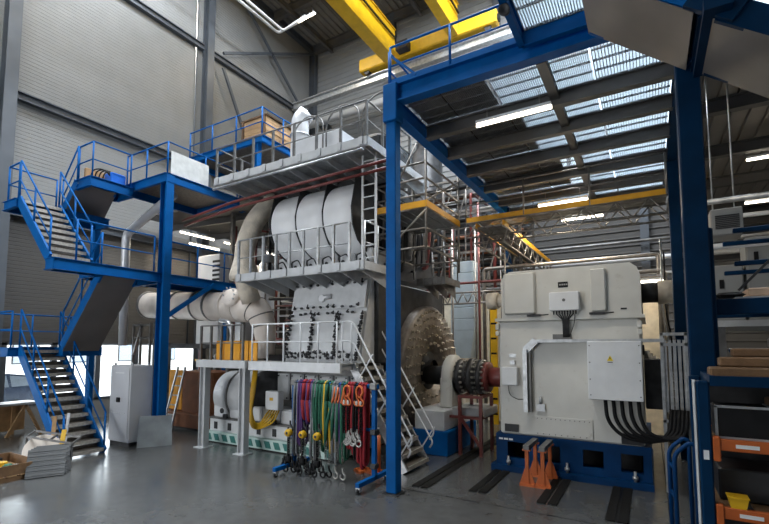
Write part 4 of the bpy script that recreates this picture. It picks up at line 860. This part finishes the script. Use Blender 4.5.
# ================================================================== CAR
ca = thing('parked_car', 'dark blue estate car parked outside the left window', 'car', (-20.0, 5.6, -.05))
prof = [(3.6, .28), (3.62, .75), (3.9, .98), (4.7, 1.08), (5.35, 1.5), (6.6, 1.55), (7.6, 1.42), (7.85, 1.0), (7.9, .45), (7.8, .28)]
MB().slab([(-19.2, y, z) for y, z in prof], (-1.7, 0, 0)).build('car_body', NAVY, ca)
for pg in ([(4.85, 1.08), (5.42, 1.44), (5.95, 1.48), (5.95, 1.06)], [(6.03, 1.06), (6.03, 1.48), (6.75, 1.47), (6.85, 1.06)], [(6.93, 1.06), (6.85, 1.46), (7.4, 1.38), (7.5, 1.08)]): MB().slab([(-19.19, y, z) for y, z in pg], (-.02, 0, 0)).build('side_window', mat('far_pane', (.25, .3, .36), .15), ca)
for y in (4.45, 7.05):
    wh = MB().lathe((-19.3, y, .28), (1, 0, 0), [(0, .33), (.14, .33), (.16, .3), (.14, .22)], 28).build('tyre', BLACK, ca)
    g = MB().lathe((-19.18, y, .28), (1, 0, 0), [(0, 0), (.02, .06), (.02, .07)], 16)
    for i in range(5): a = 2*math.pi*i/5; g.bar((-19.15, y, .28), (-19.15, y+.21*math.cos(a), .28+.21*math.sin(a)), .02, .06)
    g.lathe((-19.16, y, .28), (1, 0, 0), [(0, .2), (.02, .22), (.0, .23)], 24); g.build('rim', GALV, wh)
for y, z, m_ in ((3.68, .8, OFFW), (7.82, .95, RED)): V('lamp_cluster', m_, ca, -19.3, -19.17, y-.06, y+.1, z-.08, z+.08)

# ================================================================== SCAFFOLD
TOE = mat('orange_toe_board', (.66, .31, .004), .5, 0, .15, 3)
DULL = mat('dull_white_unit', (.26, .26, .25), .5, 0, .08, 3)
SC = mat('scaffold_tube', (.24, .22, .20), .4, .7, .25, 8)
sf = thing('scaffold_tower', 'scaffold tower with yellow toe boards between the engine and the central blue post', 'scaffold', (-4.4, 9.5, 0))
for x in (-5.25, -4.0):
    for y in (8.5, 10.4): MB().cyl((x, y, 4.21 if x < -4.5 else 4.3), (x, y, 7.0), .028, 8).build('standard', SC, sf)
for z in (4.6, 5.0, 5.45, 5.75, 6.1, 6.45):
    for a, b in (((-5.25, 8.5), (-4.0, 8.5)), ((-4.0, 8.5), (-4.0, 10.4)), ((-5.25, 10.4), (-4.0, 10.4)), ((-5.25, 8.5), (-5.25, 10.4))): MB().cyl((a[0], a[1], z), (b[0], b[1], z), .024, 8).build('ledger', SC, sf)
for i in range(5): B('plank', MGREY, sf, -5.23+.24*i, -5.01+.24*i, 8.5, 10.4, 5.48, 5.52)
B('toe_board', TOE, sf, -5.25, -4.0, 8.46, 8.49, 5.46, 5.6); B('toe_board', TOE, sf, -3.99, -3.96, 8.46, 10.4, 5.46, 5.6)
for a, b in (((-4.95, 8.48, 4.6), (-4.0, 8.48, 5.4)), ((-4.0, 8.5, 5.6), (-4.0, 10.4, 6.6)), ((-4.95, 8.48, 5.6), (-4.2, 8.48, 6.9))): MB().cyl(a, b, .022, 8).build('diagonal', SC, sf)
ldr = thing('access_ladder', 'white vertical ladder at the right end of the silver drum', 'ladder', (-5.1, 8.1, 4.2))
for x in (-5.32, -4.98): bar('stile', OFFW, ldr, (x, 8.05, 4.2), (x, 8.05, 6.7), .04)
for i in range(9): MB().cyl((-5.32, 8.05, 4.4+.27*i), (-4.98, 8.05, 4.4+.27*i), .014, 6).build('rung', OFFW, ldr)
for i, (x, y, r_, zt) in enumerate(((-6.3, 18.2, .75, 10.2), (-8.6, 18.2, .8, 11.5))):
    t = thing('exhaust_silencer', ['dark upright exhaust silencer behind the engine, right one', 'dark upright exhaust silencer behind the engine, left one'][i], 'silencer', (x, y, 0), 'exhaust silencers')
    MB().lathe((x, y, 0), (0, 0, 1), [(0, 0), (0, r_), (zt-.5, r_), (zt, r_*.5), (zt+.4, r_*.45), (zt+.4, 0)], 28).build('shell', DGREY, t)
    for q in range(5): MB().lathe((x, y, 1.5+1.5*q), (0, 0, 1), [(0, r_), (0, r_+.03), (.08, r_+.03), (.08, r_)], 28).build('band', MGREY, t)
prk = thing('pipe_rack', 'dense rack of brown and grey pipework behind the flywheel end of the engine', 'pipework', (-5.6, 16, 0))
for x in (-7.6, -3.6):
    for y in (15.0, 17.0): bar('post', SC, prk, (x, y+.02, 0), (x, y+.02, 8.6), .09)
for z in (4.6, 5.8, 7.2, 8.5):
    for y in (15.0, 17.0): bar('rail', SC, prk, (-7.6, y, z), (-3.6, y, z), .08)
for i in range(26): y = 15.05+.07*i; z = 4.5+.27*((i*7) % 15); pipe('pipe_run', [SC, CORTEN, DGREY, MGREY][i % 4], prk, [(-7.8, y, z), (-3.5, y, z)], .035+.03*(i % 3), 6)
for i in range(18): x = -7.4+.21*i; z = 5.2+.25*((i*5) % 13); pipe('pipe_run', [DGREY, SC, MAROON, MGREY][i % 4], prk, arc([(x, 15.0, 3.2+.1*(i % 4)), (x, 15.0, z), (x+.05, 16.9, z+.03)], .15, 3), .03+.02*(i % 3), 6)
for i in range(13): a_ = -7.5+.3*i; bar('cross_tube', SC, prk, (a_, 14.95, 4.6 if i % 2 else 7.2), (a_+.4, 14.95, 5.8 if i % 2 else 8.5), .04)
for i in range(4): V('duct_section', DGREY, prk, -7.5+1.0*i, -6.6+1.0*i, 16.0, 16.8, 6.0+.5*(i % 2), 6.7+.5*(i % 2), b=.05)
def truss_bridge(name, lab, p0, p1, nd, hh=.4, board=True, wd=.7):
    t = thing(name, lab, 'scaffold bridge', lerp(p0, p1, .5)); p0 = Vector(p0); p1 = Vector(p1); d = (p1-p0).normalized(); s = Vector((-d.y, d.x, 0)); upv = Vector((0, 0, 1))
    for q in (0, wd):
        o = s*q
        for z in (0, -hh): MB().cyl(p0+o+upv*z, p1+o+upv*z, .026, 8).build('chord', SC, t)
        L_ = (p1-p0)/nd
        for i in range(nd):
            a = p0+L_*i+o; b = p0+L_*(i+1)+o; m_ = (a+b)/2
            MB().cyl(a-upv*hh, m_, .018, 6).build('lattice_bar', SC, t); MB().cyl(m_, b-upv*hh, .018, 6).build('lattice_bar', SC, t)
        if board: MB().bar(p0+o+upv*.09, p1+o+upv*.09, .03, .13).build('toe_board', TOE, t)
    for i in range(3): MB().bar(p0+s*(.12+.22*i)+upv*.03, p1+s*(.12+.22*i)+upv*.03, .2, .035).build('plank', MGREY, t)
    return t
t1 = truss_bridge('scaffold_bridge', 'long scaffold bridge with yellow toe board above the generator', (-4.2, 11.5, 5.82), (.45, 11.5, 5.82), 7)
railing(t1, [(-4.2, 11.5, 5.85), (.45, 11.5, 5.85)], SC, .95, 1.5, r=.02)
t2 = truss_bridge('scaffold_bridge', 'scaffold bridge with yellow edges running back to the rear wall', (-3.05, 11.0, 5.5), (-3.05, 17.5, 5.5), 9)
tg = thing('scaffold_bridge', 'truss girder below the long scaffold bridge behind the flywheel', 'scaffold bridge', (-4, 13, 3.8))
for z in (3.85, 4.2):
    MB().cyl((-6, 13.6, z), (-3.2, 13.6, z), .03, 8).build('chord', SC, tg)
for i in range(8): MB().cyl((-6+.35*i, 13.6, 3.85), (-5.82+.35*i, 13.6, 4.2), .02, 6).build('lattice_bar', SC, tg); MB().cyl((-5.82+.35*i, 13.6, 4.2), (-5.65+.35*i, 13.6, 3.85), .02, 6).build('lattice_bar', SC, tg)
# standing scaffold and service tubes behind
k = 0
def pole(pts, r, m, lab, name='service_pipe', cat='pipe'): tag(pipe(name, m, None, pts, r, 8), lab, cat)
for x, y, z0, z1, r in ((-5.3, 13.2, 0, 6.6, .03), (-4.75, 13.8, 0, 6.6, .03), (-4.3, 12.8, 0, 6.8, .035), (-4.15, 14.6, 0, 6.0, .03), (-3.6, 13.1, 0, 5.4, .028), (-5.9, 14.75, 0, 7, .04), (-7.2, 14.6, 0, 7.2, .04)):
    k += 1; pole([(x, y, z0), (x, y, z1)], r, SC if k % 3 else MAROON, 'vertical service pipe, number %s from the left behind the flywheel' % ['four', 'five', 'six', 'seven', 'eight', 'two', 'one'][k-1])
for i, (x0, x1, y, z, r, m_) in enumerate(((-8, 4, 19.2, 5.2, .07, GALV), (-8, 4, 19.3, 4.8, .05, MGREY), (-6.5, .3, 14.75, 4.4, .05, MGREY), (-6.5, 6, 18.6, 5.8, .1, SILV), (-16, 8.9, 18.8, 6.5, .06, MGREY), (-4.6, .3, 14.2, 5.0, .06, SC), (-5.8, -3, 12.9, 4.4, .04, MAROON), (-3.2, .4, 13.2, 4.25, .04, SC), (-3.2, .4, 13.6, 4.45, .06, SC))):
    pole([(x0, YB-.46-r, z), (x1, YB-.46-r, z)] if y > 18 else arc([(x0, y, 0), (x0, y, z), (x1, y, z), (x1, y, 0)], .12), r, m_, ['long galvanised pipe low on the back wall', 'thin grey pipe below it on the back wall', 'grey pipe between the flywheel and the blue-grey duct', 'silver pipe high on the back wall', 'thin dark pipe under the glowing wall band', 'dark pipe under the scaffold bridge', 'maroon pipe above the flywheel', 'thin dark pipe just above the generator hood', 'thicker dark pipe above the generator hood'][i])
bdz = thing('ventilation_duct', 'pale blue-grey square duct hanging behind the flywheel', 'duct', (-5.2, 14, 2.2))
BG = mat('blue_grey_duct', (.40, .47, .52), .4, .3, .08, 3)
for i in range(6): V('duct_section', BG, bdz, -5.65, -4.85, 13.9, 14.6, 3.0+.38*i, 3.37+.38*i, b=.012)
for x in (-5.62, -4.88): bar('support_leg', SC, bdz, (x, 14.55, 0), (x, 14.55, 3.0), .05)
MB().slab([(-5.65, 13.9, 3.0), (-4.85, 13.9, 3.0), (-5.0, 13.9, 2.1), (-5.45, 13.9, 2.1)], (0, .7, 0)).build('hopper', BG, bdz)
yp = thing('measuring_pole', 'tall yellow and black marked pole left of the generator', 'pole', (-4.3, 14.2, 0))
B('pole', YEL, yp, -4.42, -4.2, 14.2, 14.25, 0, 4.2)
for i in range(8): B('black_band', BLACK, yp, -4.4, -4.22, 14.195, 14.2, .3+.48*i, .36+.48*i)
# pale strip curtain / sheeting behind
for i in range(5): tag(V('white_partition', mat('cream_panel', (.72, .64, .50), .6), None, -8.0+1.7*i, -6.36+1.7*i, 14.86, 14.92, 0, 4.2), ['leftmost cream partition panel behind the flywheel', 'second cream partition panel from the left behind the flywheel', 'cream partition panel behind the coupling', 'cream partition panel hidden behind the generator', 'rightmost cream partition panel right of the generator'][i], 'partition', 'cream partition panels')
for i in range(3): tag(V('carton', mat('cardboard', (.60, .42, .30), .7), None, -3.35+.3*i, -3.1+.3*i, 13.25, 13.55, 0, .42+.12*i), ['small pinkish carton on the floor left of the generator', 'middle carton on the floor left of the generator', 'tall carton beside the generator base'][i], 'carton')
# ================================================================== TANKS, CEILING OF THE LEFT ANNEX
for i, (x, y, r) in enumerate(((-13.4, 12.2, .42), (-12.5, 12.4, .42), (-14.5, 12.6, .5))):
    t = thing('silver_tank', ['upright silver tank behind the stair railing, middle one', 'upright silver tank behind the stair railing, nearest the engine', 'largest upright silver tank by the left wall'][i], 'tank', (x, y, 2.6), 'silver tanks')
    MB().lathe((x, y, 2.6), (0, 0, 1), [(0, 0), (0, r), (2.9, r), (3.1, r*.7), (3.15, 0)], 24).build('shell', SILV, t)
    for z in (3.4, 4.6): MB().lathe((x, y, z), (0, 0, 1), [(0, r), (0, r+.02), (.05, r+.02), (.05, r)], 24).build('band', GALV, t)
cab_ = thing('louvre_unit', 'pale ventilation unit with louvres behind the blue railing', 'unit', (-13.3, 10.8, 2.56))
V('body', OFFW, cab_, -13.9, -12.75, 10.3, 11.3, 2.56, 5.7)
for i in range(6): B('louvre', DGREY, cab_, -13.1, -12.74, 10.29, 10.31, 4.6+.16*i, 4.68+.16*i)
mzl = thing('annex_mezzanine', 'dark steel mezzanine floor carrying the silver tanks by the left wall', 'mezzanine', (-13, 14, 2.5))
B('floor_slab', DGREY, mzl, -16.3, -10.2, 10.25, 19.5, 2.4, 2.55)
for y in (10.4, 14.5, 19): 
    for x in (-15.8, -12.9, -10.4): B('post', MGREY, mzl, x-.07, x+.07, y-.07, y+.07, 0, 2.4)
an = thing('annex_roof', 'light grey sloping service roof over the tanks at the left', 'roof', (-13, 15, 7))
MB().slab([(-16.3, 9.55, 7.3), (-10.2, 9.55, 7.02), (-10.2, 19.5, 7.02), (-16.3, 19.5, 7.3)], (0, 0, .1)).build('roof_sheet', BEAMM, an)
for x in (-16.2, -10.3): B('post', SC, an, x-.06, x+.06, 19.0, 19.12, 2.55, 7.0)
for x in (-16.2, -12.3): B('post', SC, an, x-.06, x+.06, 10.4, 10.52, 2.55, 7.1)
for y in (10.7, 12.5, 14.3, 16.1): MB().ibeam((-16.25, y, 7.15), (-10.25, y, 6.9), .14, .22, .02).build('roof_beam', BEAMM, an)
pp = 0
for i in range(9):
    x = -12.4+.33*i; pole([(x, 10.7+.15*(i % 3), 2.56 if x < -10.25 else 0), (x, 10.7+.15*(i % 3), 6.7)], .03+.012*(i % 2), [MAROON, SC, CORTEN][i % 3], '%s riser pipe counted from the left behind the lower blue railing' % ['first', 'second', 'third', 'fourth', 'fifth', 'sixth', 'seventh', 'eighth', 'ninth'][i])
tag(pipe('silver_flue', SILV, None, arc([(-13.65, 7.6, 2.5), (-13.72, 7.6, 5.9), (-12.15, 7.6, 6.5), (-11.4, 7.6, 6.75)], .2), .12, 14), 'bent silver flue beside the blue lower landing', 'flue')

# ================================================================== LAMPS
def tube_lamp(p0, p1, lab, pw=0):
    t = thing('tube_lamp', lab, 'lamp', lerp(p0, p1, .5), 'fluorescent tube lamps'); p0 = Vector(p0); p1 = Vector(p1)
    MB().bar(p0+Vector((0, 0, .05)), p1+Vector((0, 0, .05)), .14, .05).build('housing', OFFW, t)
    MB().cyl(p0, p1, .03, 8).build('tube', TUBE, t)
    for q in (.15, .85): MB().cyl(p0.lerp(p1, q)+Vector((0, 0, .07)), p0.lerp(p1, q)+Vector((0, 0, .35)), .008, 5).build('hanger', SC, t)
    if pw:
        l = bpy.data.lights.new('tube_light', 'AREA'); l.shape = 'RECTANGLE'; l.size = (p1-p0).length; l.size_y = .12; l.energy = pw*.6; l.color = (1, .88, .70)
        lo = bpy.data.objects.new('tube_light', l); col.objects.link(lo); lo.parent = t; lo.location = (0, 0, -.06); d = p1-p0; lo.rotation_euler = (0, 0, math.atan2(d.y, d.x))
tube_lamp((-2.6, 7.75, 6.55), (-1.28, 7.75, 6.55), 'lit tube lamp under the front of the mezzanine', 40)
tube_lamp((-2.5, 12.6, 6.35), (-1.25, 12.6, 6.35), 'lit tube lamp just above the long yellow toe board', 60)
tube_lamp((-2.1, 13.9, 6.2), (-1.0, 13.9, 6.2), 'lit tube lamp below the long scaffold bridge', 60)
tube_lamp((-.35, 12.9, 4.1), (.35, 12.9, 4.1), 'short lit tube lamp behind the generator top right', 0)
tube_lamp((2.5, 16, 6.55), (4.3, 16, 6.55), 'lit tube lamp under the right annex ceiling', 60)
tube_lamp((2.3, 14.2, 7.2), (4.2, 14.2, 7.2), 'lit tube lamp above, under the first beams of the right annex', 60)
tube_lamp((-13.3, 14.75, 17.3), (-12.3, 14.7, 17.3), 'lit tube lamp high under the roof beside the crane', 120)
for i, (x, y) in enumerate(((-14.1, 9.7), (-14.1, 11.6), (-14.1, 13.6), (-15.4, 11.0))): tube_lamp((x, y, 6.5), (x, y+1.4, 6.5), ['nearest lit tube lamp over the tanks', 'second lit tube lamp over the tanks', 'farthest lit tube lamp over the tanks', 'lit tube lamp close to the left wall over the tanks'][i], 45)
tube_lamp((-3.6, 13.2, 6.38), (-2.6, 13.2, 6.38), 'added tube lamp brightening the cream partitions, under the rear left of the mezzanine', 90)  # added lamp to brighten the partitions behind the coupling
tube_lamp((-10.3, 11.5, 3.1), (-9.6, 11.5, 3.1), 'lit tube lamp under the big duct', 25)
cdt = thing('cable_conduit', 'white square conduit loop hanging under the roof beside the crane', 'conduit', (-14, 14, 17))
for dx in (0, .3): pipe('conduit', OFFW, cdt, arc([(-14.5-dx, 4, 17.4), (-14.4-dx, 14.9, 17.4), (-12.9, 14.75+dx*.3, 17.45)], .2), .06, 6)

# ================================================================== RIGHT ANNEX CEILING
rc = thing('annex_ceiling', 'ribbed metal ceiling with dark beams over the right annex', 'ceiling', (5, 13, 7.6))
g = MB(); prof = []; x = .75
while x < 8.9:
    prof += [(x, 7.55), (x+.27, 7.55), (x+.285, 7.6), (x+.315, 7.6)]; x += .33
g._add([(a, y, z) for a, z in prof for y in (8.6, 19.9)], [(2*i, 2*i+1, 2*i+3, 2*i+2) for i in range(len(prof)-1)]); g.bx(.75, 8.9, 8.6, 19.9, 7.64, 7.74)
g.build('ceiling_sheet', mat('annex_sheet', (.22, .20, .175), .5, .1, .1, 2), rc)
for y in (8.7, 11.1, 13.75, 16.4, 19.1): MB().ibeam((.78, y, 7.4), (8.9, y, 7.4), .2, .3, .025).build('ceiling_beam', BEAMM, rc)
# ================================================================== RIGHT STORAGE RACKS
FY = 5.55
ra_ = thing('storage_rack', 'blue and orange pallet rack at the right edge', 'rack', (1.6, 6.0, 0))
for x in (.44, 2.9):
    for y in (FY, 6.45): V('upright', BLUE_SHADED, ra_, x-.055, x+.055, y-.05, y+.05, 0, 2.15)
    for z in (.4, 1.0, 1.6): bar('strut', BLUE_SHADED, ra_, (x, FY+.05, z), (x, 6.4, z+.3), .03)
V('rack_end_plate', GREY, ra_, .36, .385, FY-.03, FY+.1, 0, 2.15)
B('label', OFFW, ra_, .42, .465, FY-.056, FY-.05, 1.38, 1.47)
for z in (1.53, .88, .2):
    for y in (FY, 6.45): V('shelf_beam', ORANGE, ra_, .5, 2.85, y-.03, y+.03, z-.055, z+.055, b=.008)
    V('beam_bracket', ORANGE, ra_, .50, .56, FY-.05, FY+.03, z-.16, z+.08, b=.008)
    for i in range(8): B('shelf_slat', WOODD, ra_, .52+.29*i, .76+.29*i, FY+.04, 6.4, z+.03, z+.05)
    B('beam_label', OFFW, ra_, .68, .86, FY-.036, FY-.03, z-.02, z+.015)
g = MB(); g.bx(.5, 2.9, FY-.04, FY+.0, 2.1, 2.2); g.bx(.5, 2.9, 6.4, 6.45, 2.1, 2.2); g.bx(.5, .54, FY, 6.4, 2.1, 2.2); g.bx(.54, 2.9, FY, 6.4, 2.1, 2.12); g.build('top_tray', BLUE_SHADED, ra_)
B('back_sheet', DGREY, ra_, .5, 2.85, 6.5, 6.52, .1, 2.1)
for i, (x0, x1, y0, z0, z1) in enumerate(((.52, 2.5, 5.62, 2.12, 2.28), (.62, 2.5, 5.8, 2.28, 2.38), (.75, 2.5, 6.0, 2.38, 2.47))): tag(V('timber_beam', WOODD, None, x0, x1, y0, y0+.3-.1*i, z0, z1), ['lowest timber beam on top of the rack', 'middle timber beam on top of the rack', 'uppermost timber beam on top of the rack'][i], 'timber')
cs_ = thing('equipment_case', 'black flight case with aluminium edges on the upper orange shelf', 'case', (.9, 5.8, 1.585))
V('case_body', BLACK, cs_, .54, .98, 5.60, 5.98, 1.585, 1.9)
for z in (1.59, 1.895): B('edge_trim', GALV, cs_, .535, .985, 5.592, 5.606, z-.012, z+.012)
for x in (.545, .975): B('edge_trim', GALV, cs_, x-.012, x+.012, 5.592, 5.606, 1.585, 1.9)
B('edge_trim', GALV, cs_, .972, .99, 5.606, 5.98, 1.88, 1.905); V('latch', GALV, cs_, .98, .995, 5.7, 5.8, 1.72, 1.8)
yb_ = thing('yellow_box', 'small yellow plastic box on the lower orange shelf', 'box', (.75, 5.6, .93))
MB().slab([(.62, 5.535, .935), (.74, 5.535, .935), (.76, 5.535, 1.03), (.60, 5.535, 1.03)], (0, .14, 0)).build('bin', YEL, yb_); B('rim', YEL, yb_, .595, .765, 5.525, 5.685, 1.03, 1.042)
tag(V('grey_crate', DGREY, None, .56, 1.9, 5.8, 6.35, .932, 1.25), 'dark grey crate at the back of the lower shelf', 'crate')
tag(V('plywood_box', WOODD, None, 1.05, 2.3, 5.75, 6.35, 1.582, 1.95), 'brown plywood box behind the flight case', 'box')
tr_ = thing('tube_trolley', 'blue tubular trolley handle frame beside the rack', 'trolley', (.1, 6, 0))
for y, x in ((5.75, .18), (6.0, .14)):
    pipe('tube_frame', BLUE3, tr_, arc([(x, y, .05), (x, y, 1.35), (x+.14, y-.0, 1.48), (x+.19, y, 1.46), (x+.19, y, .05)], .08), .022, 8)
for z in (.5, .9, 1.2): bar('rung', BLUE3, tr_, (.18, 5.75, z), (.14, 6.0, z), .03)
# racks behind with blue beams
rb = thing('tall_rack', 'tall shade-darkened blue pallet rack behind the right post', 'rack', (2.2, 7.6, 0))
for x in (.72, 3.4):
    for y in (7.2, 8.1): V('upright', BLUE_SHADED, rb, x-.05, x+.05, y-.05, y+.05, 0, 4.05)
for z in (3.0, 3.55, 3.98):
    for y in (7.2, 8.1): V('shelf_beam', BLUE_SHADED, rb, .73 if z == 3.0 else .98, 3.38, y-.03, y+.03, z-(.10 if z == 3.0 else .03), z+(.1 if z == 3.0 else .03), b=.008)
B('shelf_plate', GREY, rb, .98, 3.38, 7.24, 8.06, 3.11, 3.125)
bar('brace', DGREY, rb, (1.0, 7.16, 3.2), (1.9, 7.16, 4.2), .03)
tag(V('carton', mat('cardboard', (.60, .42, .30), .7), None, 1.12, 1.5, 7.3, 7.9, 3.13, 3.24), 'flat cardboard carton on the tall blue rack', 'carton')
tag(V('black_bag', BLACK, None, .78, 1.1, 7.3, 7.7, 3.126, 3.2, b=.04), 'black bag lying at the end of the tall blue rack', 'bag')
ah = thing('air_handler', 'white air unit with dark grille hanging behind the right post', 'unit', (1.2, 9.4, 4.3))
for x in (1.05, 1.35): MB().cyl((x, 9.6, 4.82), (x, 9.6, 7.56), .012, 6).build('hanger', GALV, ah)
V('body', DULL, ah, .98, 1.42, 9.3, 9.9, 4.36, 4.82); B('grille', DGREY, ah, 1.04, 1.37, 9.29, 9.3, 4.47, 4.7)
for i in range(7): B('louvre', MGREY, ah, 1.04, 1.37, 9.283, 9.29, 4.485+.03*i, 4.495+.03*i)
for x0, x1, z0, z1, lab in ((1.42, 2.3, 2.9, 4.28, 'grey control cabinet behind the tall blue rack, right one'), (.95, 1.38, 2.9, 3.85, 'pale control cabinet behind the right blue post')):
    t = thing('control_cabinet', lab, 'cabinet', ((x0+x1)/2, 9.5, 2.9)); V('body', DULL, t, x0, x1, 9.3, 9.8, z0, z1); d_ = V('door', DULL, t, x0+.02, x1-.02, 9.28, 9.3, z0+.03, z1-.03, b=.004); V('handle', BLACK, d_, x0+.1, x0+.16, 9.26, 9.28, z1-.4, z1-.25, b=.004)
B_ = thing('annex_platform', 'grey steel platform carrying the control cabinets at the right', 'platform', (3, 10, 0)); B('platform_floor', GREY, B_, .9, 8.5, 8.9, 12, 2.8, 2.9)
for x in (1.0, 4.5, 8.2):
    for y in (9.0, 11.8): B('post', MGREY, B_, x-.06, x+.06, y-.06, y+.06, 0, 2.8)
for i, (y, z) in enumerate(((8.9, 4.1), (9.1, 4.9), (12.5, 5.4), (12.9, 5.0))): pole(arc([(.8, y, z), (8.7, y, z), (8.7, y, 0)], .1), .05, [SILV, GALV, SILV, MGREY][i], ['silver pipe crossing in front of the control cabinets', 'galvanised pipe above the white air unit', 'silver pipe at the rear of the right annex', 'grey pipe at the rear of the right annex'][i])
for i in range(5): tag(V('stacked_beam', [MGREY, GALV, WOODD, GALV, MGREY][i], None, 1.4, 3.3, 7.3+.15*i, 7.42+.15*i, 2.47, 2.6), ['front', 'second', 'middle brown', 'fourth', 'rearmost'][i]+' steel section stored under the tall rack shelf', 'section', 'stored sections')
for y in (7.2, 8.1): V('shelf_beam', BLUE_SHADED, rb, .98, 3.38, y-.03, y+.03, 2.4, 2.46, b=.008)
B('shelf_plate', GREY, rb, .98, 3.38, 7.24, 8.06, 2.45, 2.465)
# hoses and lever clutter beside the back right post
for i in range(2): tag(pipe('hanging_hose', [GALV, BLACK, BLACK, MGREY, BLACK][i], None, arc([(.30+.05*i, 11.75, 4.9-.3*i), (.28+.06*i, 11.7, 3.2), (.38+.05*i, 11.7, 2.5+.2*i), (.32+.04*i, 11.75, 1.0)], .3), .02, 6), ['grey', 'first black', 'second black', 'mid grey', 'rightmost black'][i]+' hose hanging on the rear right blue post', 'hose')
